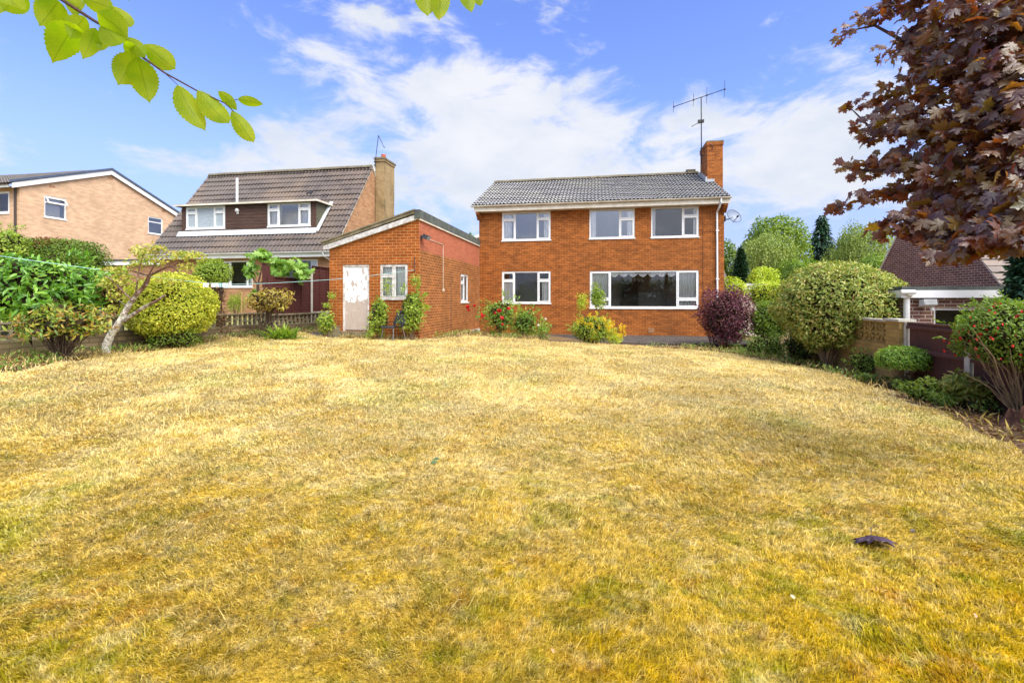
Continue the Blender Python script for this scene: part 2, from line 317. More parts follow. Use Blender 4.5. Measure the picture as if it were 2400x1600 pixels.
def mesh_dish_mat():
    m, nt, out = mat('perforated_grey_metal'); uv = N(nt, 'ShaderNodeUVMap').outputs[0]
    p = N(nt, 'ShaderNodeBsdfPrincipled', {'Base Color': (.16, .18, .22, 1), 'Roughness': .5, 'Metallic': .3}); t = N(nt, 'ShaderNodeBsdfTransparent')
    ck = N(nt, 'ShaderNodeTexVoronoi', {'Vector': uv, 'Scale': 55.0}).outputs[0]
    nt.links.new(N(nt, 'ShaderNodeMixShader', {0: rampf(nt, ck, .42, .5), 1: t.outputs[0], 2: p.outputs[0]}).outputs[0], out.inputs[0]); return m
M['dish'] = mesh_dish_mat()
# ---------------------------------------------------------------- ground
def noisy_ground_mat():
    m, nt, out = mat('dry_soil'); p = N(nt, 'ShaderNodeNewGeometry').outputs['Position']
    n = noise(nt, p, 1.2, 6.0, .65); n2 = noise(nt, p, 22.0, 6.0, .7)
    far = noise(nt, p, .06, 3.0)
    c = mixc(nt, rampf(nt, n, .35, .65), (.20, .125, .06), (.105, .07, .04)); c = mixc(nt, rampf(nt, n2, .45, .75), c, (.33, .22, .11))
    c = mixc(nt, mth(nt, 'MULTIPLY', rampf(nt, noise(nt, p, .5, 3.0), .55, .7), .5), c, (.10, .12, .03))
    pbr(nt, out, c, .95, n2, .03, .1); return m
M['soil'] = noisy_ground_mat()
def relief(x, y): return .06*(fbm(x*1.1, y*1.1, 51, 3)-.45)+.03*(fbm(x*3.5, y*3.5, 52, 2)-.4)
def sheet(name, xs, ys, dz, m, inside=None, rel=False):
    X, Y = np.meshgrid(xs, ys, indexing='ij'); Z = gz(X.ravel(), Y.ravel()).reshape(X.shape)+dz
    if rel: Z = Z+relief(X, Y)
    vid = np.arange(X.size).reshape(X.shape); q = np.stack([vid[:-1, :-1], vid[1:, :-1], vid[1:, 1:], vid[:-1, 1:]], -1).reshape(-1, 4)
    if inside is not None:
        cx = X.ravel()[q].mean(1); cy = Y.ravel()[q].mean(1); q = q[inside(cx, cy)]
    me = np_mesh(name, np.c_[X.ravel(), Y.ravel(), Z.ravel()], [], q, smooth=True); me.materials.append(m)
    o = bpy.data.objects.new(name, me); COL.objects.link(o); o['kind'] = 'structure'; return o
gx = np.r_[-900, -500, -250, -120, -70, np.arange(-45, 46, .75), 70, 120, 250, 500, 900]; gy = np.r_[-300, -100, -40, -20, np.arange(-12, 46, .75), 70, 120, 250, 500, 1200]
sheet('ground', gx, gy, 0, M['soil'])
LAWN = np.array([(-7.0,-3),(-7.6,2),(-8.2,5),(-7.75,7.6),(-8.2,9.3),(-8.0,10.9),(-7.55,13.5),(-6.75,14.9),(-5.6,13.95),(-5.3,13.75),(-2.7,13.05),(-2.35,13.6),(-1.2,14.9),(.8,15.1),(1.6,14.5),(2.6,15.1),(4.1,14.8),(5.9,12.9),(6.35,10.6),(6.25,9),(6.0,7.6),(5.45,5.9),(4.9,4.5),(4.4,2.5),(4.2,-3)])
def inpoly(px, py, poly=LAWN):
    ins = np.zeros(len(px), bool); n = len(poly)
    for i in range(n):
        x0, y0 = poly[i]; x1, y1 = poly[i-1]
        c = ((y0 > py) != (y1 > py)) & (px < (x1-x0)*(py-y0)/(y1-y0+1e-12)+x0); ins ^= c
    return ins
def in_lawn(x, y, k=.35):
    jx = (fbm(x*2.3, y*2.3, 5)-.47)*k*2; jy = (fbm(x*2.3+50, y*2.3, 9)-.47)*k*2
    return inpoly(x+jx, y+jy)
def grass_color(nt):
    """colour of the turf by where it grows: straw, moss gold, olive, rust and a few green patches"""
    p = N(nt, 'ShaderNodeNewGeometry').outputs['Position']; sp = N(nt, 'ShaderNodeSeparateXYZ', {0: p}); x, y = sp.outputs[0], sp.outputs[1]
    n1 = noise(nt, p, 1.7, 7.0, .68, .3); n2 = noise(nt, N(nt, 'ShaderNodeVectorMath', {0: p, 1: (7, 3, 1)}, operation='ADD').outputs[0], 4.0, 6.0, .68)
    n3 = noise(nt, N(nt, 'ShaderNodeVectorMath', {0: p, 1: (31, 13, 1)}, operation='ADD').outputs[0], .55, 4.0, .6); n4 = noise(nt, N(nt, 'ShaderNodeVectorMath', {0: p, 1: (-9, 23, 1)}, operation='ADD').outputs[0], 2.6, 6.0, .68, .5)
    straw, pale, gold, olive, rust, green = (.84, .60, .16), (.90, .76, .40), (.60, .40, .001), (.29, .285, .001), (.50, .19, .008), (.20, .36, .002)
    # mossier and greener under the trees where the photographer stands, driest in the open middle
    moss = rampf(nt, mth(nt, 'ADD', mth(nt, 'SUBTRACT', y, mth(nt, 'MULTIPLY', mth(nt, 'ABSOLUTE', mth(nt, 'ADD', x, 1.0)), .25)), mth(nt, 'MULTIPLY', n3, 2.4)), 6.6, 2.2)
    c = mixc(nt, rampf(nt, n1, .38, .64), straw, pale)
    c = mixc(nt, moss, c, gold)
    c = mixc(nt, mth(nt, 'MULTIPLY', rampf(nt, n2, .50, .66), mth(nt, 'MULTIPLY_ADD', moss, .35, .45)), c, gold)
    c = mixc(nt, mth(nt, 'MULTIPLY', rampf(nt, n4, .51, .65), mth(nt, 'MULTIPLY_ADD', moss, .66, .26)), c, olive)
    c = mixc(nt, mth(nt, 'MULTIPLY', rampf(nt, noise(nt, p, 3.1, 5.0, .65), .56, .69), mth(nt, 'MULTIPLY_ADD', moss, .30, .28)), c, rust)
    c = mixc(nt, mth(nt, 'MULTIPLY', rampf(nt, n3, .56, .68), mth(nt, 'MULTIPLY_ADD', moss, .25, .38)), c, green)
    st_ = N(nt, 'ShaderNodeMapping', {'Vector': p, 'Rotation': (0, 0, .5), 'Scale': (1.0, 1.7, 1.0)}).outputs[0]
    pt = rampf(nt, noise(nt, st_, 6.5, 5.0, .7, .6), .50, .64); dt = rampf(nt, noise(nt, N(nt, 'ShaderNodeVectorMath', {0: st_, 1: (5, 17, 2)}, operation='ADD').outputs[0], 5.5, 5.0, .7, .6), .53, .66)
    c = mixc(nt, mth(nt, 'MULTIPLY', pt, mth(nt, 'MULTIPLY_ADD', moss, -.54, .76)), c, (.94, .82, .50))            # bleached tufts
    c = mixc(nt, mth(nt, 'MULTIPLY', dt, mth(nt, 'MULTIPLY_ADD', moss, .1, .62)), c, mixc(nt, moss, (.46, .27, .05), (.24, .19, .004)))   # brown worn and mossy tufts
    nf = noise(nt, p, 22.0, 4.0, .65); k = N(nt, 'ShaderNodeMapRange', {0: nf, 1: .3, 2: .7, 3: .42, 4: 1.36}).outputs[0]      # fine mix of dead and living stems
    return mixc(nt, 1.0, c, N(nt, 'ShaderNodeCombineXYZ', {0: k, 1: k, 2: k}).outputs[0], 'MULTIPLY'), moss
def grass_mats():
    m, nt, out = mat('dry_grass'); c, moss = grass_color(nt); a = N(nt, 'ShaderNodeAttribute', attribute_name='rnd').outputs['Fac']
    c = mixc(nt, mth(nt, 'MULTIPLY', rampf(nt, a, .55, 1.0), mth(nt, 'MULTIPLY_ADD', moss, -.88, 1.0)), c, (.90, .72, .30)); k = mth(nt, 'MULTIPLY_ADD', a, .40, .80)
    c = mixc(nt, 1.0, c, N(nt, 'ShaderNodeCombineXYZ', {0: k, 1: k, 2: k}).outputs[0], 'MULTIPLY')
    p = pbr(nt, out, c, .7, None, .01, .03); t = N(nt, 'ShaderNodeBsdfTranslucent', {0: c})
    gn = N(nt, 'ShaderNodeNewGeometry').outputs['Normal']; up = N(nt, 'ShaderNodeVectorMath', {0: N(nt, 'ShaderNodeVectorMath', {0: gn, 1: (.45, .45, .45)}, operation='MULTIPLY').outputs[0], 1: (0, 0, .75)}, operation='ADD').outputs[0]
    nt.links.new(N(nt, 'ShaderNodeVectorMath', {0: up}, operation='NORMALIZE').outputs[0], p.inputs['Normal'])
    nt.links.new(N(nt, 'ShaderNodeMixShader', {0: .45, 1: p.outputs[0], 2: t.outputs[0]}).outputs[0], out.inputs[0])
    m2, nt, out = mat('thatch'); pbr(nt, out, mixc(nt, .4, grass_color(nt)[0], (.26, .15, .03)), .95, noise(nt, N(nt, 'ShaderNodeNewGeometry').outputs['Position'], 40.0, 4.0), .03, .1)
    return m, m2
M['grass'], M['thatch'] = grass_mats()
sheet('lawn', np.arange(-9.4, 7, .08), np.arange(-3, 15.8, .08), .035, M['thatch'], lambda x, y: in_lawn(x, y, .25), True)
def make_grass():
    R = np.random.default_rng(3); pts = []
    for y0, y1, dens in GRASS_BANDS:
        xa = -9.3 if y1 > 8 else -max(2.4, y1*1.35+.6); xb = 6.8 if y1 > 5 else max(2.4, y1*1.35+.6)
        n = int((xb-xa)*(y1-y0)*dens); x = R.uniform(xa, xb, n); y = R.uniform(y0, y1, n)
        k = fbm(x*3.1, y*3.1, 21, 3); keep = (in_lawn(x, y) & (R.random(n) < .6+.7*k)); pts.append(np.c_[x, y][keep])
    P = np.concatenate(pts); n = len(P); x, y = P.T
    d = np.hypot(x, y); sc = np.clip(.0024*(d/2.2)**.72, .0019, .02)         # far blades stand for small bundles
    tuft = fbm(x*1.7, y*1.7, 31, 4); fine = fbm(x*7, y*7, 37, 2)
    L = (.016+.040*np.clip(tuft-.25, 0, 1)+.04*np.clip(fine-.35, 0, 1))*R.uniform(.55, 1.5, n)*np.clip(d/4, 1.0, 1.6)
    long_ = R.random(n) < .006*np.clip(6/d, .3, 2.5); L = np.where(long_, L*2.6, L)
    flow = fbm(x*.9, y*.9, 41, 3)*4*PI+R.normal(0, .9, n); lean = np.clip(R.normal(1.0, .42, n), .05, 1.5)
    dx = np.cos(flow)*np.sin(lean); dy = np.sin(flow)*np.sin(lean); dz = np.cos(lean)
    fa = R.uniform(0, 2*PI, n); wx = np.cos(fa)*sc; wy = np.sin(fa)*sc
    z = gz(x, y)+.031+relief(x, y)+.055*np.clip(fbm(x*8, y*8, 53, 2)-.36, 0, 1)+.03*np.clip(fbm(x*17, y*17, 54, 2)-.4, 0, 1)
    b = np.c_[x, y, z]; w = np.c_[wx, wy, np.zeros(n)]; D = np.c_[dx, dy, dz]
    mid = b+D*(L*.55)[:, None]+np.c_[np.zeros(n), np.zeros(n), L*.10]; tip = b+D*L[:, None]*np.array([1, 1, .75])
    v = np.stack([b-w, b+w, mid-w*.75, mid+w*.75, tip], 1).reshape(-1, 3); i0 = np.arange(n)*5
    q = np.stack([i0, i0+1, i0+3, i0+2], 1); t = np.stack([i0+2, i0+3, i0+4], 1)
    me = np_mesh('grass', v, t, q, {'rnd': np.repeat(R.random(n), 5)}); me.materials.append(M['grass'])
    o = bpy.data.objects.new('grass', me); COL.objects.link(o)
    tag(o, 'dry straw yellow lawn grass with mossy gold and green patches', 'grass', kind='stuff'); print('blades', n)
GRASS_BANDS = [(1.2, 2.2, 34000), (2.2, 3.2, 25000), (3.2, 4.6, 16000), (4.6, 6.6, 9500), (6.6, 9.5, 5600), (9.5, 16, 3200)]
make_grass()
# patio slabs in front of the house and the slab path beside the outbuilding
def slabs(name, x0, x1, y0, y1, loc, size, z, m):
    mb = MB(); y = y0; r = 0
    while y < y1-.05:
        x = x0-(size*.5 if r % 2 else 0)
        while x < x1-.05:
            a, b = max(x, x0)+.006, min(x+size, x1)-.006
            if b-a > .05: mb.box(a, b, y+.006, min(y+size, y1)-.006, z-.12, z+random.uniform(-.006, .006))
            x += size
        y += size; r += 1
    o = mb.build(name, m); o.location = (*loc, 0); o.rotation_euler = (0, 0, -TH); o['kind'] = 'structure'; return o
LH = (-1.416, 20.234)
slabs('patio', .4, 10.3, -3.3, -.02, LH, .6, -.03, M['slab'])
slabs('path', -5.4, -2.95, .1, 3.6, (-2.651, 13.439), .6, .37, M['slab'])
# ---------------------------------------------------------------- building kit
def front(y0): return lambda a, d, z: (a, y0+d, z)          # wall facing the viewer
def side(x0): return lambda a, d, z: (x0-d, a, z)           # wall facing local +x
def xf(mb, to3): mb.v = [to3(*p) for p in mb.v]; return mb
def wall(mb, a0, a1, z0, z1, ops, thick=.22, m=0):
    A = sorted({a0, a1, *[o[0] for o in ops], *[o[1] for o in ops]}); Z = sorted({z0, z1, *[o[2] for o in ops], *[o[3] for o in ops]})
    for i in range(len(A)-1):
        for j in range(len(Z)-1):
            ca, cz = (A[i]+A[i+1])/2, (Z[j]+Z[j+1])/2
            if any(o[0] < ca < o[1] and o[2] < cz < o[3] for o in ops): continue
            mb.face([(A[i], 0, Z[j]), (A[i+1], 0, Z[j]), (A[i+1], 0, Z[j+1]), (A[i], 0, Z[j+1])], m=m)
    for a, b, c, d in ops:
        mb.face([(a, 0, c), (a, 0, d), (a, thick, d), (a, thick, c)], m=m); mb.face([(b, 0, d), (b, 0, c), (b, thick, c), (b, thick, d)], m=m)
        mb.face([(a, 0, c), (a, thick, c), (b, thick, c), (b, 0, c)], m=m); mb.face([(b, 0, d), (b, thick, d), (a, thick, d), (a, 0, d)], m=m)
def fold_sheet(mb, a0, a1, z0, z1, d, amp=.025, pitch=.11, m=0):
    n = max(4, int((a1-a0)/pitch*8)); P = []
    for i in range(n+1):
        a = a0+(a1-a0)*i/n; ph = i/8*2*PI; e = amp*math.sin(ph+.6*math.sin(ph*.31)); P.append([(a, d+e, z0), (a, d+e*.8, z1)])
    mb.grid(P, m=m)
def win(parent, op, to3, bays, trans, openers, label=None, fm='white', gm='glass', fw=.055, rec=.025, depth=2.4, curtains=(), cm='net', sill=True, roomm='room', name='window'):
    """bays: relative widths; trans: {bay: height fraction}; openers: bays with a sash; returns the frame"""
    a0, a1, z0, z1 = op; mb = MB(); d0, d1 = rec, rec+.07
    mb.box(a0, a1, d0, d1, z0, z0+fw); mb.box(a0, a1, d0, d1, z1-fw, z1); mb.box(a0, a0+fw, d0, d1, z0+fw, z1-fw); mb.box(a1-fw, a1, d0, d1, z0+fw, z1-fw)
    w = np.cumsum([0]+list(bays)); w = w/w[-1]; ed = [a0+fw]+[a0+(a1-a0)*q for q in w[1:-1]]+[a1-fw]; G = []
    for q in ed[1:-1]: mb.box(q-fw*.5, q+fw*.5, d0, d1, z0+fw, z1-fw)
    for i in range(len(bays)):
        l = ed[i]+(fw*.5 if i else 0); r = ed[i+1]-(fw*.5 if i < len(bays)-1 else 0); lights = [(z0+fw, z1-fw)]
        if i in trans:
            zt = z0+(z1-z0)*trans[i]; mb.box(l, r, d0, d1, zt-fw*.5, zt+fw*.5); lights = [(z0+fw, zt-fw*.5), (zt+fw*.5, z1-fw)]
        for k, (b, t) in enumerate(lights):
            if i in openers:
                s = fw*.62; e0, e1 = d0-.012, d1-.02
                mb.box(l, r, e0, e1, b, b+s); mb.box(l, r, e0, e1, t-s, t); mb.box(l, l+s, e0, e1, b+s, t-s); mb.box(r-s, r, e0, e1, b+s, t-s); G.append((l+s, r-s, b+s, t-s))
            else: G.append((l, r, b, t))
    f = xf(mb, to3).build(name, M[fm], parent)
    if label: f['label'] = label
    g = MB()
    for a, b, c, d in G: g.face([(a, d0+.03, c), (b, d0+.03, c), (b, d0+.03, d), (a, d0+.03, d)])
    xf(g, to3).build('pane', M[gm], f)
    if sill:
        s = MB(); s.box(a0-.03, a1+.03, -.035, d0-.001, z0-.045, z0-.002); xf(s, to3).build('sill', M[fm], f)
    rm = MB(); e = .12; A0, A1, Z0, Z1 = a0-.0, a1+.0, z0-.0, z1+.0
    q0, q1, p0, p1, y0, y1 = A0-.4, A1+.4, Z0-.7 if depth > 1 else Z0, Z1+.25 if depth > 1 else Z1, .225, .225+depth
    if depth <= 1: q0, q1, y0 = A0, A1, .2
    rm.face([(q0, y1, p0), (q1, y1, p0), (q1, y1, p1), (q0, y1, p1)]); rm.face([(q0, y0, p0), (q0, y1, p0), (q0, y1, p1), (q0, y0, p1)]); rm.face([(q1, y1, p0), (q1, y0, p0), (q1, y0, p1), (q1, y1, p1)])
    rm.face([(q0, y0, p0), (q1, y0, p0), (q1, y1, p0), (q0, y1, p0)]); rm.face([(q0, y1, p1), (q1, y1, p1), (q1, y0, p1), (q0, y0, p1)])
    xf(rm, to3).build('interior', M[roomm], f)
    if curtains:
        for (fa, fb, fc, fd) in curtains: c = MB(); fold_sheet(c, a0+(a1-a0)*fa, a0+(a1-a0)*fb, z0+(z1-z0)*fc, z0+(z1-z0)*fd, .125); xf(c, to3).build('curtain', M[cm], f)
    return f
def tiles(mb, x0, x1, ye, ze, yr, zr, tw=.3, th=.34, amp=.022, step=.035, kind='sine', res=6, cut=None):
    """one tiled slope running up from (ye,ze) to (yr,zr): waves across, lapped courses up the slope; material 0 face, 1 butt edge"""
    sl = math.hypot(yr-ye, zr-ze); ty, tz = (yr-ye)/sl, (zr-ze)/sl; ny, nz = -tz, ty
    if ny*0+nz < 0: ny, nz = -ny, -nz
    per = tw/2; n = max(1, int(round((x1-x0)/per*res))); xs = np.linspace(x0, x1, n+1); ph = (xs-x0)/per*2*PI
    wv = amp*np.sin(ph) if kind == 'sine' else amp*2*np.clip(np.cos(ph), 0, 1)**1.5 if kind == 'roll' else np.zeros(n+1)
    nc = int(math.ceil(sl/th)); prev = None
    for k in range(nc):
        t0, t1 = k*th, min((k+1)*th, sl); sag = [0.006*math.sin(k*2.1+x*1.3) for x in xs]
        A = [(x, ye+ty*(t0-.02)+ny*(step+w_+g), ze+tz*(t0-.02)+nz*(step+w_+g)) for x, w_, g in zip(xs, wv, sag)]
        B = [(x, ye+ty*t1+ny*(w_+g), ze+tz*t1+nz*(w_+g)) for x, w_, g in zip(xs, wv, sag)]
        D = [(x, ye+ty*(t0-.02)+ny*(w_-.01), ze+tz*(t0-.02)+nz*(w_-.01)) for x, w_ in zip(xs, wv)]
        for i in range(n):
            if cut and cut((xs[i]+xs[i+1])/2, ye+ty*(t0+t1)/2): continue
            u = [(xs[i]-x0, t0+.01), (xs[i+1]-x0, t0+.01), (xs[i+1]-x0, t1-.01), (xs[i]-x0, t1-.01)]
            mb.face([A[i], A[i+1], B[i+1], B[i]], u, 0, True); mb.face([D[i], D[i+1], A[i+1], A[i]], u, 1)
def ridge_tiles(name, x0, x1, y, z, parent, m='ridge', r=.13, L=.45):
    mb = MB(); x = x0
    while x < x1-.01:
        e = min(x+L-.012, x1); zz = z+random.uniform(-.008, .008)
        P = [[(q, y-math.cos(a)*r*1.15, zz-.06+math.sin(a)*r) for a in np.linspace(0, PI, 9)] for q in (x, e)]
        mb.grid(P); mb.face(P[0][::-1]); mb.face(P[1]); x += L
    return mb.build(name, M[m], parent)
M['butt'] = plain('dark_tile_edge', (.035, .032, .036), (.02, .02, .022), 9, .9)  # near-black edge colour draws the shadow lines between tile courses; roof vents share it
# ---------------------------------------------------------------- the house
def brick_house():
    t = thing('brick_house', 'two storey orange brick house with white windows and grey tiled roof', 'house', (*LH, 0), -TH)
    HW, HD, EZ, RZ = 9.92, 8.0, 5.14, 7.42
    ops = dict(a=(1.0, 3.09, 3.93, 5.12), b=(4.69, 6.51, 3.93, 5.12), c=(7.15, 8.98, 3.92, 5.12), d=(1.0, 3.09, 1.27, 2.61), e=(4.71, 8.98, 1.08, 2.59))
    mb = MB(); wall(mb, 0, HW, -.5, EZ, list(ops.values()))
    zt = 5.2+.40
    for x in (0, HW):
        p = [(x, 0, -.5), (x, HD, -.5), (x, HD, 5.4), (x, HD/2, RZ-.08), (x, 0, 5.4)]; mb.face(p if x else p[::-1])
    mb.face([(HW, HD, -.5), (0, HD, -.5), (0, HD, 5.4), (HW, HD, 5.4)]); mb.face([(0, 0.001, EZ), (HW, .001, EZ), (HW, .001, 5.4), (0, .001, 5.4)])
    for x0, x1 in ((-.07, .10), (HW-.10, HW+.07)):                       # stepped brick corbels under the eaves
        for k in range(4): mb.box(x0, x1, -.085*(k+1), -.085*k if k else -.002, 5.12-.075*(4-k), 5.12)
    mb.build('wall', M['brick_main'], t)
    f = front(0)
    win(t, ops['a'], f, (1.05, 1.75, 1.05), {0: .74, 2: .74}, (0, 2), gm='glass_up', curtains=((.02, .2, 0, 1), (.86, .98, 0, 1)), label='upper left casement window with net curtains')
    win(t, ops['b'], f, (2.05, 1.0), {1: .65}, (1,), gm='glass_up', curtains=((.02, .15, 0, 1), (.84, .98, 0, 1)), label='upper middle window with one wide pane')
    win(t, ops['c'], f, (2.0, 1.0), {1: .68}, (1,), gm='glass', curtains=((.02, .10, 0, 1), (.9, .98, 0, 1)), label='upper right window reflecting the maple')
    win(t, ops['d'], f, (1.05, 2.0, 1.05), {0: .71, 2: .71}, (0, 2), gm='glass', curtains=((.02, .22, 0, .72), (.82, .98, 0, .72)), label='lower left casement window with drawn side curtains')
    big = win(t, ops['e'], f, (.80, 2.55, .80), {0: .235, 2: .235}, (0, 2), gm='glass', depth=3.8, curtains=((.01, .185, 0, 1), (.815, .99, 0, 1)), cm='blind', label='wide picture window with scalloped pelmet and grey blinds', fw=.06)
    sw = MB()                                                            # scalloped pelmet of the wide window
    for k in range(7):
        a0 = 5.52+k*.375; P = []
        for i in range(13):
            s = i/12; drop = .07+.13*math.sin(s*PI); P.append([(a0+s*.375, .135+.012*math.sin(j*1.7), 2.535-drop*j/6) for j in range(7)])
        sw.grid(P)
    sw.build('pelmet', M['net'], big)
    dr = MB(); dr.box(6.2, 6.95, 3.55, 3.62, .5, 2.35); dr.build('interior_door', plain('dark_interior_wood', (.12, .09, .07), (.07, .06, .05)), big)
    s = MB(); s.box(-.13, HW+.13, -.385, -.355, 5.13, 5.33); s.build('fascia', M['cream'], t)
    s = MB(); s.box(-.05, HW+.05, -.354, -.001, 5.131, 5.15); s.build('soffit', M['cream'], t)
    g = MB(); pr = [(-.04+(.11 if 0 else 0), 0)]
    P = [[(x, -.445+math.cos(a)*.062, 5.365+math.sin(a)*.062) for a in np.linspace(PI, 2*PI, 9)] for x in np.linspace(-.24, HW+.16, 30)]; g.grid(P)
    P2 = [[(x, -.445+math.cos(a)*.056, 5.366+math.sin(a)*.056) for a in np.linspace(2*PI, PI, 9)] for x in (-.24, HW+.16)]; g.grid(P2)
    for x in np.linspace(.4, HW-.3, 11): g.box(x-.015, x+.015, -.52, -.385, 5.345, 5.385)
    g.build('gutter', M['cream'], t)
    d = MB(); d.tube([(9.70, -.445, 5.31), (9.70, -.44, 5.16), (9.66, -.30, 4.98), (9.64, -.09, 4.86), (9.64, -.06, 4.75), (9.66, -.06, -.15)], .036, 10)
    for z in (.3, 2.2, 4.1): d.box(9.60, 9.71, -.10, -.002, z, z+.05)
    d.build('downpipe', M['white'], t)
    a = MB(); a.box(7.04, 7.27, -.012, -.001, .08, .27)
    for k in range(4): a.box(7.06, 7.25, -.02, -.0125, .10+k*.04, .12+k*.04)
    a.build('air_brick', plain('buff_air_brick', (.42, .22, .10), (.3, .15, .07)), t)
    r = MB(); sl = (RZ-5.38)/(4.0+.47)
    tiles(r, -.2, HW+.1, -.47, 5.385, 4.0, RZ, kind='sine', amp=.02, step=.04)
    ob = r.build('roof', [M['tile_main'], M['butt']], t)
    u = MB()
    for x0, x1 in ((-.2, HW+.1),):
        u.prism([(-.45, 5.345), (4.0, RZ-.035), (8.45, 5.345), (8.45, 5.42), (8.4, 5.42), (4.0, RZ+.02), (4.0, RZ-.012), (-.45, 5.37)][:3]+[(8.45, 5.40), (4.0, RZ-.008), (-.44, 5.365)], 0, x0+.02, x1-.02)
    u.build('roof_deck', M['ridge'], t)
    rt = ridge_tiles('ridge', -.2, 9.75, 4.0, RZ+.05, t)
    c = MB(); cx0, cx1, cy0, cy1 = 9.73, 10.37, 2.0, 3.4
    c.box(cx0, cx1, cy0, cy1, -.5, 8.12); c.box(cx0-.025, cx1+.025, cy0-.025, cy1+.025, 8.121, 8.27)
    ch = c.build('chimney', M['brick_main'], t)
    cp = MB(); cp.box(cx0-.03, cx1+.03, cy0-.03, cy1+.03, 8.271, 8.32); cp.tube([(10.0, 2.5, 8.321), (10.0, 2.5, 8.42)], [.11, .09], 12); cp.build('cap', M['concrete_old'], ch)
    fl = MB(); zf = lambda y: 5.40+(RZ-5.385)/4.47*(y+.47)
    fl.box(9.62, 10.0, 1.86, 1.995, zf(1.9)+.03, zf(1.9)+.15)
    for k in range(6):
        y0 = 2.0+k*.23; fl.box(9.66, 9.725, y0, y0+.235, zf(y0)+.02, zf(y0)+.24)
    fl.build('flashing', M['lead'], ch)
    v = MB(); v.box(9.2, 9.62, 3.9, 4.15, RZ+.10, RZ+.20); v.build('ridge_vent', M['ridge'], t)
    cb = MB(); cb.tube([(9.12, -.004, 5.1), (9.125, -.008, 3.0), (9.12, -.006, .3)], .006, 5); cb.build('cable', M['blackmetal'], t)
    return t
brick_house()
def house_pt(x, y, z): p = np.array(LH)+x*U+y*V; return (p[0], p[1], z)
def tv_aerial():
    t = thing('tv_aerial', 'tall black mast aerial with horizontal boom strapped to the orange brick chimney', 'aerial', house_pt(9.62, 2.62, 7.55), -TH)
    m = MB(); m.tube([(0, 0, -.05), (-.015, 0, 2.96)], [.026, .022], 8); m.build('mast', M['blackmetal'], t)
    b = MB(); P0 = np.array((-1.08, .75, 2.90)); P1 = np.array((.80, -.72, 2.93)); b.tube([P0, P1], .016, 6)
    for q, up, dn in ((.0, .27, .27), (.41, .29, .29), (.67, .36, .36), (1.0, .37, .37)):
        p = P0+(P1-P0)*q; b.tube([p+(0.0, 0, up), p+(-.02, 0, -dn)], .009, 6); b.box(p[0]-.03, p[0]+.03, p[1]-.03, p[1]+.03, p[2]-.03, p[2]+.03)
    b.build('boom', M['blackmetal'], t)
    s = MB(); s.tube([(-.02, -.04, 1.86), (-.46, -.16, 1.60)], .014, 6); s.box(-.16, -.03, -.08, .03, 1.78, 1.92); s.box(.02, .10, -.06, .04, 1.80, 1.93); s.build('small_aerial', M['blackmetal'], t)
    for z in (.30, .62): k = MB(); k.box(-.05, .10, -.03, .03, z, z+.035); k.build('bracket', M['blackmetal'], t)
    k = MB(); k.tube([(.16+.17*math.cos(a), -.655, .47+.16*math.sin(a)) for a in np.linspace(-PI/2, PI/2, 9)], .012, 5); k.build('cable_loop', M['blackmetal'], t)
tv_aerial()
def satellite_dish():
    t = thing('satellite_dish', 'round grey mesh satellite dish on the right corner of the house', 'satellite dish', house_pt(9.93, .2, 4.62), -TH)
    d = MB(); c = Vector((.33, -.12, .03)); ax = Vector((.35, -.75, .42)).normalized(); a = ax.orthogonal().normalized(); b = ax.cross(a); P = []; UVs = []
    for i in range(9):
        r = .30*i/8; P.append([tuple(c+(a*math.cos(q)+b*math.sin(q))*r+ax*(.09*(i/8)**2)) for q in np.linspace(0, 2*PI, 29)]); UVs.append([(r*math.cos(q), r*math.sin(q)) for q in np.linspace(0, 2*PI, 29)])
    d.grid(P, UVs); ds = d.build('dish', M['dish'], t)
    rm = MB(); rm.tube([tuple(c+(a*math.cos(q)+b*math.sin(q))*.30+ax*.09) for q in np.linspace(0, 2*PI, 29)], .009, 6, cap=False); rm.build('rim', M['dark'], ds)
    m = MB(); e = c+ax*.36+Vector((0, 0, -.14)); m.tube([tuple(c), (.2, .03, -.02), (.0, .05, .0)], .022, 6); m.box(-.005, .09, -.05, .12, -.10, .12); m.build('bracket', M['blackmetal'], t)
    m = MB(); m.tube([tuple(c+Vector((0, 0, -.2))), tuple(e)], .014, 6); m.tube([tuple(e-ax*.02), tuple(e-ax*.10)], .035, 8); m.build('feed_arm', M['blackmetal'], t)
satellite_dish()
EXO = (-2.651, 13.439)
def ext_pt(x, y, z): p = np.array(EXO)+x*U+y*V; return (p[0], p[1], z)
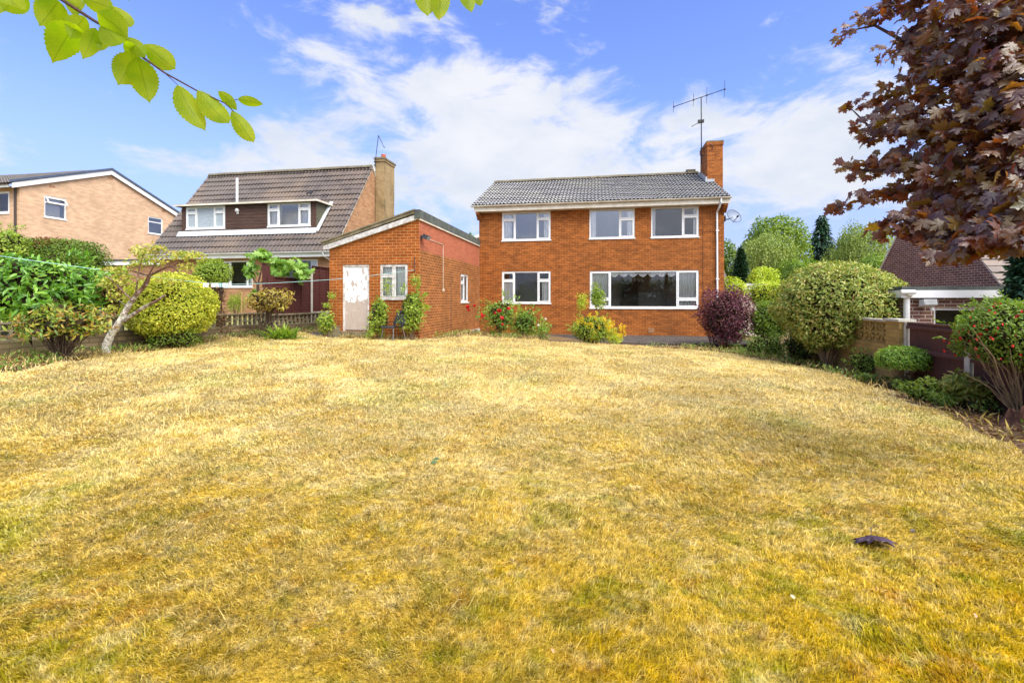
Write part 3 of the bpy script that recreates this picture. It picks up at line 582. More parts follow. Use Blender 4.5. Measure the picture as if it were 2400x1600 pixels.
def outbuilding():
    t = thing('brick_outbuilding', 'single storey orange brick outbuilding with sloping roof joined to the house', 'outbuilding', (*EXO, 0), -TH)
    X0, Dp = -2.82, 6.88; dop = (-2.39, -1.55, .50, 2.45); wop = (-1.21, -.36, 1.46, 2.45); sop = (3.72, 5.16, 1.33, 2.38); sop = (4.15, 5.16, 1.33, 2.38)
    mb = MB(); wall(mb, X0, 0, -.3, 2.92, [dop, wop]); mb.face([(X0, 0, 2.92), (0, 0, 2.92), (0, 0, 3.73)])
    mb.face([(X0, Dp, -.3), (X0, 0, -.3), (X0, 0, 2.92), (X0, Dp, 2.92)])
    w0 = mb.build('front_wall', M['brick_ext'], t)
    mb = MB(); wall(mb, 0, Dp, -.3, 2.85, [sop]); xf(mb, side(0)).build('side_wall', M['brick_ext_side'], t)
    mb = MB(); wall(mb, 0, Dp, 2.85, 3.73, []); mb = xf(mb, side(0)); mb.build('upper_wall', M['brick_pink'], t)['label'] = 'smooth pink brick band above the older side wall'
    # door: frame, flaking leaf, step
    a0, a1, z0, z1 = dop; d = MB(); d.box(a0, a0+.055, .02, .11, z0, z1); d.box(a1-.055, a1, .02, .11, z0, z1); d.box(a0+.055, a1-.055, .02, .11, z1-.055, z1)
    df = d.build('door_frame', M['white_old'], t)
    l = MB(); l.box(a0+.057, a1-.057, .05, .09, z0+.03, z1-.057); l.build('door', M['door'], df)['label'] = 'white door with paint flaked off its lower half'
    s = MB(); s.box(a0-.05, a1+.05, -.16, -.001, .33, .49); s.build('door_step', M['concrete_old'], t)
    win(t, wop, front(0), (1.0, 1.02), {0: .66}, (0, 1), fm='white_old', gm='glass', depth=.12, roomm='net', fw=.045, curtains=((.05, .48, .04, .96), (.52, .95, .04, .96)), cm='board', label='small front window with rotten white frame')
    win(t, sop, side(0), (1.1, 1.0), {0: .70}, (0,), fm='white', gm='glass', depth=2.0, fw=.05, curtains=((.55, .97, 0, .62),), label='small side window', cm='blind')
    b = MB(); b.prism([(-2.97, 2.90), (-2.80, 2.915), (.03, 3.735), (.03, 3.875), (-2.97, 3.015)], 1, -.085, -.002); b.build('bargeboard', M['oldwood_white'], t)
    r = MB(); r.prism([(-3.0, 3.02), (-.12, 3.88), (-.12, 3.955), (-3.02, 3.09)], 1, -.10, Dp)
    for k in range(9):
        q = k/9; x = -3.03+q*2.92; z = 3.095+q*.872; r.prism([(x, z), (x+.34, z+.10), (x+.335, z+.135), (x-.005, z+.04)], 1, -.13+.01*(k % 2), Dp)
    r.build('roof', M['concrete_old'], t)
    c = MB(); c.box(-.115, .055, -.11, Dp-.01, 3.735, 3.985); cc = c.build('coping', M['felt'], t)
    cs = MB(); cs.box(.002, .05, -.06, Dp-.02, 3.69, 3.733); cs.build('coping_trim', M['cream'], cc)
    pl = MB(); pl.box(.002, .05, 2.2, Dp-.01, -.3, .19); pl.build('plinth', M['concrete'], t)
    cr = MB(); cr.tube([(.004, 2.94, 2.5), (.006, 2.95, 1.2), (.004, 2.93, .4)], .008, 5); cr.build('cable', M['dark'], t)  # vertical crack in the side wall, shaped as a thin dark tube
    k = MB(); k.tube([(-.13, -.01, 2.66), (-.13, -.05, 2.62), (-.13, -.05, 2.25), (-.14, -.02, 2.22)], .009, 6); k.build('line_hook', M['blackmetal'], t)
M['oldwood_white'] = plain('worn_white_bargeboard', (.62, .61, .59), (.36, .33, .30), 9, .8, .006)
outbuilding()
def floodlight():
    t = thing('floodlight', 'black floodlight on the outbuilding corner below the roof edge', 'floodlight', ext_pt(.0, .12, 3.22), -TH)
    a = MB(); a.box(.002, .03, -.05, .05, -.06, .06); a.tube([(.03, 0, 0), (.10, -.02, .02)], .018, 6); a.build('bracket', M['blackmetal'], t)
    b = MB(); b.prism([(.08, -.03), (.13, .085), (.27, .03), (.22, -.085)], 1, -.15, .11); hd = b.build('lamp_head', M['dark'], t)
    g = MB(); g.face([(.223, -.14, -.082), (.223, .10, -.082), (.272, .10, .022), (.272, -.14, .022)]); g.build('lens', plain('grey_lens', (.25, .28, .27), (.2, .2, .2), 4, .15), hd)
    c = MB(); c.tube([(.012, .2, .02), (.012, 1.93, .01), (.012, 1.95, -.02), (.012, 1.95, -1.45)], .008, 6); c.box(.002, .045, 1.92, 1.98, -1.53, -1.43); c.build('cable', M['cream'], t)
floodlight()
def bungalow():
    NO = (-6.764, 17.8)
    t = thing('dormer_bungalow', 'chalet bungalow with steep brown tiled roof and long timber clad dormer', 'house', (*NO, 0), -TH)
    L, RY, RZ, EZ = -8.33, 3.15, 7.30, 3.27; sl = (RZ-EZ)/RY; zr = lambda y: EZ+sl*y
    yd = .65; DX0, DX1, DZ0, DZ1 = -7.35, -1.14, 4.10, 5.30
    mb = MB(); fo = [(-6.2+.02, -6.19, 2, 3)]; wa = (-5.14, -3.72, 1.93, 2.98); wb = (-2.4, -.86, 1.95, 2.99)
    wall(mb, L+.25, -.03, .4, 3.2, [wa, wb]); mb = xf(mb, front(.3))
    xr = -.03
    mb.face([(xr, .3, .4), (xr, 6.0, .4), (xr, 6.0, 3.6), (xr, RY, RZ-.06), (xr, .3, 3.62)]); mb.face([(L+.25, .3, .4), (L+.25, .3, 3.62), (L+.25, RY, RZ-.06), (L+.25, 6.0, 3.6), (L+.25, 6, .4)])
    mb.build('wall', M['brick_orange'], t)
    win(t, wa, front(.3), (.75, 1.5, .5), {}, (0,), gm='glass', curtains=((.72, .98, 0, 1),), label='ground floor window behind the clipped shrub')
    win(t, wb, front(.3), (1.1, 1.3), {}, (), gm='glass', curtains=((.75, .98, 0, 1),), label='ground floor window behind the fig tree')
    r = MB(); tiles(r, L, .03, -.02, EZ, RY, RZ, kind='roll', amp=.024, step=.042, tw=.33, th=.33, res=7, cut=lambda x, y: DX0+.05 < x < DX1-.05 and yd+.12 < y < 1.45)
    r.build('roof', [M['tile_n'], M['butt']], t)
    u = MB(); u.prism([(0, EZ-.05), (RY, RZ-.03), (6.3, EZ-.05), (6.3, EZ), (RY, RZ-.0), (0, EZ-.02)], 0, L+.02, .015); u.build('roof_deck', M['cream'], t)
    ridge_tiles('ridge', L, -.05, RY, RZ+.04, t)
    # dormer
    c = MB(); o1 = (-7.14, -5.28, 4.37, 5.29); o2 = (-3.30, -1.39, 4.37, 5.29)
    wall(c, DX0, DX1, DZ0-.2, DZ1, [o1, o2], .1); c = xf(c, front(yd))
    dm = c.build('dormer', M['cladding'], t)
    bo = MB()
    for z in np.arange(DZ0, DZ1, .13):
        for a0, a1 in ((DX0, -7.17), (-5.25, -3.33), (-1.36, DX1)):
            if z < 4.24: continue
            bo.box(a0, a1, yd-.022, yd-.001, z+.006, min(z+.124, DZ1))
        if z < 4.24: bo.box(DX0, DX1, yd-.022, yd-.001, z+.006, z+.124)
    bo.build('board', M['cladding'], dm)
    for x, q in ((DX1, 1), (DX0, -1)):
        k = MB(); p = [(x, yd, zr(yd)-.15), (x, (DZ1+.02-EZ)/sl+.1, DZ1), (x, yd, DZ1)]; k.face(p if q > 0 else p[::-1]); k.build('cheek', M['olive'], dm)
    rf = MB(); yb = (5.45-EZ)/sl+.15; rf.box(-7.56, -1.0, yd-.2, yb, 5.30, 5.37); rf.build('dormer_roof', M['felt'], dm)
    fa = MB(); fa.box(-7.57, -.99, yd-.225, yd-.201, 5.29, 5.36); fa.box(-.998, -.975, yd-.2, yb, 5.29, 5.36); fa.build('dormer_fascia', M['cream'], dm)
    lf = MB()
    lf.prism([(yd-.15, zr(yd-.15)+.135), (yd-.024, zr(yd-.024)+.0), (yd-.024, zr(yd)+.17), (yd-.15, zr(yd-.15)+.15)], 0, DX0-.15, DX1+.05)
    P = [(DX1+.02, yd-.1), (DX1+.16, yd-.1)]
    lf.face([(DX1+.005, yd-.1, zr(yd-.1)+.17), (DX1+.15, yd-.1, zr(yd-.1)+.15), (DX1+.15, 1.62, zr(1.62)+.15), (DX1+.005, 1.62, zr(1.62)+.17)])
    lf.build('dormer_flashing', M['lead_white'], dm)
    win(dm, o1, front(yd), (1.0, 1.7, 1.0), {0: .70, 2: .70}, (0, 2), gm='glass_lace', depth=.5, fw=.05, name='dormer_window', label='left dormer window with patterned glass') if 0 else None
    w1 = win(t, o1, front(yd), (1.0, 1.7, 1.0), {0: .72, 2: .72}, (0, 2), gm='glass_lace', depth=.5, fw=.05, rec=-.02, label='left dormer window with patterned glass')
    w2 = win(t, o2, front(yd), (1.0, 1.75, 1.0), {0: .72, 2: .72}, (0, 2), gm='glass_up', depth=.7, fw=.05, rec=-.02, curtains=((.03, .27, 0, 1), (.76, .97, 0, 1)), label='right dormer window with net curtains')
    # gutter, downpipe, vents
    g = MB(); P = [[(x, -.07+math.cos(a)*.06, 3.255+math.sin(a)*.06) for a in np.linspace(PI, 2*PI, 8)] for x in (L, .02)]; g.grid(P); g.build('gutter', M['white'], t)
    g = MB(); g.box(L+.05, 0, -.005, .02, 3.06, 3.22); g.box(L+.05, 0, .021, .299, 3.06, 3.08); g.build('fascia', M['white'], t)
    g = MB(); g.tube([(-.40, -.07, 3.2), (-.40, -.05, 3.1), (-.28, .2, 2.95), (-.26, .25, 2.85), (-.26, .25, .5)], .036, 8); g.build('downpipe', M['white'], t)
    g = MB(); g.tube([(-5.67, 1.75, zr(1.75)-.1), (-5.67, 1.75, 6.72)], .052, 10); g.build('vent_pipe', M['white'], t)
    for x, y in ((-6.35, 1.72), (-2.4, 2.15)):
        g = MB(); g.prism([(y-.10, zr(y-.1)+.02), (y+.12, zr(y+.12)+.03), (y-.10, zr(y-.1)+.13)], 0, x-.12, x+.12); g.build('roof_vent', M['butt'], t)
    ch = MB(); ch.box(.0, .42, 3.40, 4.48, .4, 7.62); ch.box(-.03, .45, 3.36, 4.52, 7.621, 7.72); c1 = ch.build('chimney', M['brick_chim'], t)
    cp = MB(); cp.box(-.05, .48, 3.33, 4.55, 7.721, 7.80); cp.build('cap', M['concrete_old'], c1)
    p = MB(); p.tube([(.23, 3.75, 7.801), (.23, 3.75, 7.86), (.23, 3.75, 8.03)], [.13, .115, .10], 12); p.build('chimney_pot', M['terracotta'], c1)
    fl = MB(); fl.box(-.20, -.001, 3.30, 3.55, 7.16, 7.42); fl.build('flashing', M['lead_white'], c1)
    return NO
M['lead_white'] = plain('pale_lead_flashing', (.62, .64, .66), (.45, .47, .49), 6, .5, .004, .5)
NO = bungalow()
def n_pt(x, y, z): p = np.array(NO)+x*U+y*V; return (p[0], p[1], z)
def wall_light():
    t = thing('round_wall_light', 'small round white lamp on the dormer boards between two windows', 'wall light', n_pt(-4.67, .62, 5.06), -TH)
    b = MB(); b.tube([(0, 0, 0), (0, -.05, 0), (0, -.09, -.02)], [.075, .085, .05], 14); b.build('lamp_cover', M['white'], t)
    b = MB(); b.box(-.05, .05, -.012, -.001, -.13, -.07); b.build('base', M['white'], t)
wall_light()
def pole_aerial():
    t = thing('bent_aerial', 'thin bent aerial pole on the stained chimney of the bungalow', 'aerial', n_pt(.02, 3.32, 7.40), -TH)
    b = MB(); b.tube([(0, 0, 0), (.08, 0, .7), (.17, 0, 1.36)], .016, 6); b.tube([(.17, 0, 1.36), (.45, -.02, .80)], [.02, .013], 6); b.tube([(.42, 0, .84), (.47, 0, .80)], .02, 6); b.build('pole', M['blackmetal'], t)
    b = MB(); b.box(-.05, .03, -.02, .05, .02, .06); b.box(-.05, .03, -.02, .05, .16, .20); b.tube([(.0, -.0, .2), (.45, .0, .12)], .006, 5); b.build('bracket', M['blackmetal'], t)
pole_aerial()
def tan_house():
    t = thing('tan_house', 'two storey pale tan brick house with blue edged gable at far left', 'house', (-22.031, 21.0, 0), -TH)
    D, EZ, RZ, A = 7.9, 6.5, 8.12, 3.95
    mb = MB(); o1 = (.95, 1.88, 5.28, 6.29); o2 = (6.11, 7.03, 5.23, 6.20); wall(mb, 0, D, .3, EZ, [o1, o2]); mb.face([(0, 0, EZ), (D, 0, EZ), (A, 0, RZ)]); mb = xf(mb, side(0)); mb.build('gable_wall', M['brick_tan'], t)
    mb = MB(); o3 = (-2.0, -.58, 5.30, 6.28); wall(mb, -7, 0, .3, EZ-.0, [o3]); mb = xf(mb, front(0)); mb.build('front_wall', M['brick_tan'], t)
    w = win(t, o1, side(0), (1,), {0: .70}, (), gm='glass_up', depth=.8, rec=.02, label='gable window with its top light tilted open')
    s = MB(); s.box(1.0, 1.83, .0, .03, .0, .05); s.box(1.0, 1.83, .0, .03, .26, .31); s.box(1.0, 1.05, .0, .03, .05, .26); s.box(1.78, 1.83, .0, .03, .05, .26)
    s.v = [(a, -.03-(.31-z)*.5+d, 5.955+z*.86) for a, d, z in s.v]; xf(s, side(0)).build('open_light', M['white'], w)
    win(t, o2, side(0), (1,), {0: .70}, (), gm='glass_up', depth=.8, rec=.02, label='gable window near the back corner')
    win(t, o3, front(0), (1, 1), {}, (0, 1), gm='glass', depth=1.5, label='front window beside the brown downpipe')
    r = MB(); r2 = (RZ+.20-EZ-.05)/A
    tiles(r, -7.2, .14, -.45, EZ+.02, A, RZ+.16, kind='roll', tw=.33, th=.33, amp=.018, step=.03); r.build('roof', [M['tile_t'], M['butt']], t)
    u = MB(); u.prism([(-.4, EZ-.02), (A, RZ+.10), (D+.4, EZ-.02), (D+.4, EZ+.10), (A, RZ+.17), (-.4, EZ+.03)], 0, -7.2, .10); u.build('roof_deck', M['tile_t'], t)
    b = MB(); b.prism([(-.35, EZ-.17), (A, RZ-.10), (D+.35, EZ-.17), (D+.35, EZ+.06), (A, RZ+.13), (-.35, EZ+.06)], 0, .101, .13); b.build('bargeboard', M['white'], t)
    v = MB(); v.prism([(-.42, EZ+.065), (A, RZ+.135), (D+.42, EZ+.065), (D+.42, EZ+.17), (A, RZ+.25), (-.42, EZ+.17)], 0, .05, .17); v.build('verge_cap', M['bluecap'], t)
    f = MB(); f.box(-7, -.05, -.38, -.35, EZ-.14, EZ+.02); f.build('fascia', M['white'], t)
    g = MB(); g.tube([(-.18, -.05, EZ-.05), (-.18, -.05, 1.0)], .045, 8); g.tube([(-7, -.43, EZ+.02), (0, -.43, EZ+.02)], .05, 8); g.build('downpipe', plain('brown_plastic', (.06, .04, .035), (.04, .03, .025)), t)
    k = MB()
    for a, z in ((1.15, 6.72), (3.85, 7.78), (6.95, 6.62)): k.box(.001, .012, a, a+.24, z, z+.11)
    k.build('air_brick', M['brick_orange'], t)
    e = MB(); e.box(2.2, 7.2, 1.2, 6, .3, 2.98); e.build('garage_wall', M['brick_orange'], t)
    e = MB(); e.box(2.05, 7.4, 1.05, 6.1, 3.16, 3.24); e.build('garage_roof', M['felt'], t)
    e = MB(); e.box(2.1, 7.35, 1.08, 1.19, 2.98, 3.158); e.build('garage_fascia', M['white'], t)
tan_house()
def right_house():
    t = thing('brown_brick_house', 'dark brown brick chalet house with flat roofed garage at far right', 'house', (13.7, 13.0, 0), -TH)
    D, A, EZ, RZ = 6.7, 3.35, 1.64, 5.42
    mb = MB(); mb.face([(0, D, -1), (0, 0, -1), (0, 0, EZ), (0, A, RZ), (0, D, EZ)]); mb.face([(0, 0, -1), (8, 0, -1), (8, 0, EZ), (0, 0, EZ)]); mb.build('gable_wall', M['brick_brown'], t)
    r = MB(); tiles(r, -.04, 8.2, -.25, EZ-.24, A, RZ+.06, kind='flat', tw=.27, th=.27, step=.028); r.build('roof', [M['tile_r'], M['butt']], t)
    u = MB(); u.prism([(-.22, EZ-.27), (A, RZ), (D+.25, EZ-.27), (D+.25, EZ-.15), (A, RZ+.05), (-.22, EZ-.22)], 0, -.03, 8.1); u.build('roof_deck', M['cream'], t)
    x0, x1, y0, y1 = -5.0, 7, -4.38, -.3; op = (-4.46, -2.6, .55, 1.26)
    e = MB(); wall(e, x0, x1, -1.2, 1.5, [op]); e = xf(e, front(y0)); e.face([(x0, y1, -1.2), (x0, y0, -1.2), (x0, y0, 1.5), (x0, y1, 1.5)]); e.build('garage_wall', M['brick_brown'], t)
    win(t, op, front(y0), (1, .9), {}, (), gm='glass', depth=1.5, fw=.04, label='wide low garage window over the fence')
    f = MB(); f.box(x0-.12, x1, y0-.14, y0-.11, 1.47, 1.62); f.box(x0-.12, x0-.09, y0-.109, y1, 1.47, 1.62); f.build('fascia', M['white'], t)
    f = MB(); f.box(x0-.10, x1, y0-.12, y1, 1.622, 1.70); f.box(x0-.085, x1, y0-.105, y1, 1.48, 1.618); f.build('flat_roof', M['felt'], t)
    g = MB(); g.tube([(x0-.16, y0-.19, 1.585), (x0+.10, y0-.19, 1.585)], .042, 8); g.tube([(x0+.02, y0-.17, 1.56), (x0+.02, y0-.06, 1.45), (x0+.02, y0-.05, -1)], .055, 10); g.build('downpipe', M['white'], t)
    return
right_house()
def r_pt(x, y, z): p = np.array((13.7, 13.0))+x*U+y*V; return (p[0], p[1], z)
def security_light():
    t = thing('security_light', 'square silver security lamp under the white garage fascia', 'security light', r_pt(-4.72, -4.44, 1.38), -TH)
    a = MB(); a.box(.0, .08, -.02, .055, -.05, .05); a.tube([(.03, -.02, 0), (-.06, -.10, .03)], .014, 6); a.build('bracket', M['white'], t)
    a = MB(); a.prism([(-.08, -.09), (-.24, -.05), (-.22, .06), (-.06, .05)], 0, -.08, .14); h = a.build('lamp_head', plain('silver_grey_paint', (.55, .56, .57), (.45, .46, .47), 5, .35), t)
    a = MB(); a.face([(-.07, -.245, -.045), (.13, -.245, -.045), (.13, -.225, .05), (-.07, -.225, .05)]); a.build('lens', plain('lamp_lens', (.35, .35, .33), (.25, .25, .24), 4, .15), h)
    a = MB(); a.tube([(.11, -.13, -.10), (.11, -.13, -.16)], [.035, .03], 10); a.build('sensor', M['white'], t)
security_light()
# ---------------------------------------------------------------- plants kit
def _fan(pts, c):
    n = len(pts); return np.array([c]+pts, float), np.array([(0, 1+i, 1+(i+1) % n) for i in range(n)])
def _maple():
    o = [(0, .0), (.02, .13), (-.06, .40), (.10, .36), (.14, .50), (.26, .34), (.36, .62), (.46, .46), (.60, .52), (.56, .34), (.62, .15), (.78, .24), (.80, .12), (1.0, 0)]
    pts = o+[(x, -y) for x, y in o[-2:0:-1]]
    r = lambda x, y: -.35*(x-.3)**2-.55*y*y+.05*math.cos(14*y)
    return _fan([(x, y, r(x, y)) for x, y in pts], (.3, 0, .02))
def _fig():
    o = [(0, 0), (.05, .25), (.2, .48), (.34, .40), (.40, .22), (.58, .50), (.74, .40), (.66, .16), (.86, .16), (1, 0)]
    return _fan([(x, y, -.3*y*y-.2*x*x) for x, y in o+[(x, -y) for x, y in o[-2:0:-1]]], (.4, 0, .0))
TPL = {'d': (np.array([(0, 0, 0), (.45, .5, .08), (1, 0, -.12), (.45, -.5, .08)], float), np.array([(0, 2, 1), (0, 3, 2)])),
       'o': _fan([(0, 0, 0), (.2, -.36, .05), (.55, -.46, .05), (.82, -.25, -.03), (1, 0, -.16), (.82, .25, -.03), (.55, .46, .05), (.2, .36, .05)], (.5, 0, -.02)),
       'm': _maple(), 'f': _fig(),
       's': (np.array([(0, -.5, 0), (0, .5, 0), (.35, -.5, .10), (.35, .5, .10), (.7, -.38, .08), (.7, .38, .08), (1, 0, -.12)], float), np.array([(0, 2, 1), (1, 2, 3), (2, 4, 3), (3, 4, 5), (4, 6, 5)]))}
def unit(a): return a/np.maximum(np.linalg.norm(a, axis=-1, keepdims=True), 1e-9)
def rdir(R, n): return unit(R.normal(size=(n, 3)))
def leaves(name, P, A, Nm, L, Wd, tpl, m, parent=None, off=(0, 0, 0), R=None, rnd=None, ridx=None):
    T, tr = TPL[tpl]; A = unit(A); B = unit(np.cross(Nm, A)); Nn = np.cross(A, B); n = len(P); L = np.broadcast_to(L, n)[:, None, None]; Wd = np.broadcast_to(Wd, n)[:, None, None]
    v = (P-np.array(off))[:, None, :]+T[None, :, 0:1]*L*A[:, None, :]+T[None, :, 1:2]*Wd*B[:, None, :]+T[None, :, 2:3]*L*Nn[:, None, :]
    t = (tr[None]+np.arange(n)[:, None, None]*len(T)).reshape(-1, 3)
    rnd = (R or rng).random(n) if rnd is None else rnd
    me = np_mesh(name, v.reshape(-1, 3), t, None, {'rnd': np.repeat(rnd, len(T))}); return link(name, me, parent, [m])
def lump_dirs(R, k, up=-.6):
    d = rdir(R, k*3); return d[d[:, 2] > up][:k]
SE = [2.3]
def crown_pts(R, n, c, r, lumps=22, amp=.25, sig=.45, depth=.25, zmin=-1.0, taper=0.0, squash=1.0):
    """leaf positions on a lumpy ellipsoid: most near the skin, some deeper; returns points and outward directions"""
    d = rdir(R, int(n*1.6)); d = d[d[:, 2] > zmin][:n]; ld = lump_dirs(R, lumps, -1); ls = R.uniform(.6, 1.15, len(ld))
    g = np.max(np.exp(-(1-d@ld.T)/(sig**2))*ls, 1); ld2 = lump_dirs(R, 420 if len(d) > 2500 else 60, -1); g2 = np.empty(len(d))
    for i in range(0, len(d), 4000): g2[i:i+4000] = np.max(np.exp(-(1-d[i:i+4000]@ld2.T)/(.10**2 if len(d) > 2500 else .2**2)), 1)
    f = (1-amp)+amp*g-.09*(1-g2); rr = f*(1-depth*R.random(len(d))**1.7*(1.3-g*.5))
    sup = (np.abs(d)**SE[0]).sum(1)**(-1/SE[0]); p = d*(rr*sup)[:, None]
    if taper: p[:, :2] *= (1-taper*np.clip(-p[:, 2:3], 0, 1))
    return np.array(c)+p*np.array(r), unit(d/np.array(r)), g
def stems(parent, base, tops, r0, m='stem', name='stem', off=None, wig=.06, R=None, n=5, one=True):
    """bent tapering stems from the base to each top"""
    R = R or rng; mb = MB(); base = np.array(base, float)
    for q in tops:
        q = np.array(q, float); b = base+np.r_[R.normal(0, r0*1.5, 2), 0]; L = np.linalg.norm(q-b); P = []
        for i in range(n+1):
            s = i/n; p = b+(q-b)*s+np.array([0, 0, L*.08*math.sin(s*PI)])+(R.normal(0, wig*L*.3, 3) if 0 < i < n else 0); P.append(p)
        mb.tube(P, [r0*(1-.75*i/n) for i in range(n+1)], 5)
    return mb.build(name, M[m] if isinstance(m, str) else m, parent, off=off)
def bx(px0, px1, py0, py1, Y, ry=None):
    x = ((px0+px1)/2-CX)/F*Y; z = CZ+(HY-(py0+py1)/2)/F*Y; rx = (px1-px0)/2/F*Y; rz = (py1-py0)/2/F*Y
    return np.array((x, Y, z)), np.array((rx, ry or rx, rz))
def bush(name, label, cat, box, m, n, L, wd=.5, tpl='d', lumps=24, amp=.2, sig=.4, depth=.3, seed=1, base=None, nst=10, sr=.012, up=.3, rough=.8, zmin=-.85, taper=0.0, group=None, stem='stem', fpart='foliage', core=.3, hang=0.0, e=2.5, shoots=True):
    R = np.random.default_rng(seed); c, r = box; bz = g1(c[0], c[1]) if base is None else base[2]; bp = np.array((c[0], c[1], bz)) if base is None else np.array(base)
    t = thing(name, label, cat, tuple(bp), 0, group)
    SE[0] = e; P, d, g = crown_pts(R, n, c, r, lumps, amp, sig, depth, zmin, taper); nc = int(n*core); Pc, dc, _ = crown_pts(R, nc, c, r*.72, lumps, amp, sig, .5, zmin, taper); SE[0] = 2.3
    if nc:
        kc = len(Pc); leaves('shade_twigs', Pc, rdir(R, kc), rdir(R, kc), 2.2*L, .9*L, 'd', LF['shade_core'], t, bp, R)  # dark leaf cards inside the crown, shade of the hollows put into colour
    k = len(P); nm = unit(d+R.normal(0, rough*.6, (k, 3))+np.array([0, 0, up])); A = unit(np.cross(nm, rdir(R, k))+d*.35+np.array([0, 0, up*.4-hang]))
    if n > 1500 and shoots:                                            # stray shoots breaking the outline
        sd = rdir(R, 46); sd = sd[sd[:, 2] > -.1]; q = R.uniform(.92, 1.0+1.1*L/float(r[0])+.04, (len(sd), 9)); sup = (np.abs(sd)**e).sum(1)**(-1/e); PS = (c+(sd*sup[:, None])[:, None, :]*q[:, :, None]*r).reshape(-1, 3)+R.normal(0, L*.25, (len(sd)*9, 3))
        dS = np.repeat(sd, 9, 0); nS = unit(rdir(R, len(PS))+dS*.3); P = np.r_[P, PS]; nm = np.r_[nm, nS]; A = np.r_[A, unit(dS+rdir(R, len(PS))*.7)]; k = len(P)
    o = leaves(fpart, P, A, nm, L*R.uniform(.65, 1.3, k), L*wd*R.uniform(.75, 1.2, k), tpl, m, t, bp, R)
    if nst:
        tp, _, _ = crown_pts(R, nst, c, r*.8, 8, .2, .5, .7, -.3); stems(t, bp-np.array([0, 0, .04]), tp, sr, stem, 'stems', bp, R=R)
    return t
LF = {}
def lf(k, stops, **kw): LF[k] = leafmat(k, stops, **kw); return LF[k]
def st(*cols): n = len(cols); return [(.12+.76*i/(n-1), c) for i, c in enumerate(cols)]
lf('laurel_leaf', st((.05, .15, .012), (.12, .28, .02), (.27, .46, .05)), rough=.28, spec=.55, trans=.25)
lf('golden_leaf', st((.20, .28, .025), (.48, .51, .045), (.76, .71, .10)), trans=.3, nsc=7.0)
lf('olive_leaf', st((.10, .15, .02), (.22, .28, .045), (.36, .38, .08), (.32, .18, .06)), trans=.25, nsc=7.0, patch=.35)
lf('evergreen_leaf', st((.06, .11, .015), (.21, .29, .045), (.50, .53, .14), (.34, .20, .07)), trans=.25, nsc=7.0, patch=.4)
lf('hedge_leaf', st((.05, .12, .012), (.13, .21, .02), (.22, .28, .03)), trans=.25)
lf('rust_leaf', st((.12, .05, .02), (.22, .085, .03), (.2, .14, .04)), trans=.25)
lf('light_leaf', st((.13, .22, .02), (.27, .37, .04), (.45, .52, .09)), trans=.35)
lf('mid_leaf', st((.07, .14, .014), (.16, .26, .025), (.31, .41, .06)), trans=.35)
lf('lime_leaf', st((0.2, 0.338, 0.025), (0.425, 0.525, 0.0375), (0.65, 0.65, 0.075)), trans=.35)
lf('rhodo_leaf', st((.10, .15, .025), (.15, .25, .03), (.33, .40, .06), (.46, .33, .06), (.36, .12, .05)), rough=.35, patch=.3)
lf('photinia_leaf', st((0.198, 0.077, 0.055), (0.33, 0.286, 0.055), (0.528, 0.44, 0.099), (0.418, 0.242, 0.088)), rough=.35, patch=.3)
lf('fig_leaf', st((.09, .20, .03), (.19, .34, .05), (.36, .52, .12)), trans=.35, rough=.4)
lf('apple_leaf', st((.16, .24, .025), (.38, .44, .06), (.60, .58, .13), (.36, .21, .06)), trans=.35, patch=.3)
lf('purple_leaf', st((0.0495, 0.0154, 0.0286), (0.11, 0.0286, 0.0495), (0.209, 0.066, 0.0825), (0.11, 0.055, 0.033)), trans=.25, tcol=(1.76, 0.88, 1.1), patch=.35)
lf('rose_leaf', st((0.065, 0.156, 0.0195), (0.182, 0.325, 0.039), (0.364, 0.468, 0.078)), trans=.3)
lf('dark_conifer_leaf', st((.015, .05, .022), (.035, .085, .04), (.06, .12, .05)), trans=.1)
lf('birch_leaf', st((0.117, 0.182, 0.0325), (0.234, 0.312, 0.0585), (0.39, 0.442, 0.104)), trans=.3, nsc=.4)
lf('tree_leaf', st((.07, .14, .012), (.18, .27, .02), (.32, .40, .05)), trans=.3, nsc=.4)
lf('lily_leaf', st((.07, .18, .02), (.18, .30, .03), (.40, .48, .08)), trans=.3, rough=.35)
lf('weed_leaf', st((.07, .15, .02), (.16, .26, .04), (.32, .38, .08)), trans=.3)
lf('dead_leaf', st((.10, .05, .025), (.22, .115, .05), (.36, .22, .10)), trans=.1)
lf('shade_core', st((.035, .026, .014), (.06, .042, .022)), trans=0, rough=.9, spec=.1)  # dead brown of inner twigs, kept this dark to paint shade in bush hollows
lf('dry_fern', st((.30, .12, .02), (.45, .19, .03)), trans=.2)
M['red'] = plain('red_petals', (.62, .012, .015), (.45, .01, .012), 9, .6)
M['redb'] = M['red']
M['yellow'] = leafmat('yellow_petals', st((.62, .42, .01), (.78, .56, .02)), trans=.3)
M['whitep'] = plain('white_petals', (.8, .78, .72), (.7, .66, .6), 9, .6)
def flower(parent, p, r, m, name='flower', off=(0, 0, 0), R=rng):
    n = 34; d = rdir(R, n); P = np.array(p)+d*r*R.uniform(.3, .75, (n, 1)); o = leaves(name, P, np.cross(d, rdir(R, n)), d, r*.9, r*.9, 'd', m, parent, off, R); return o
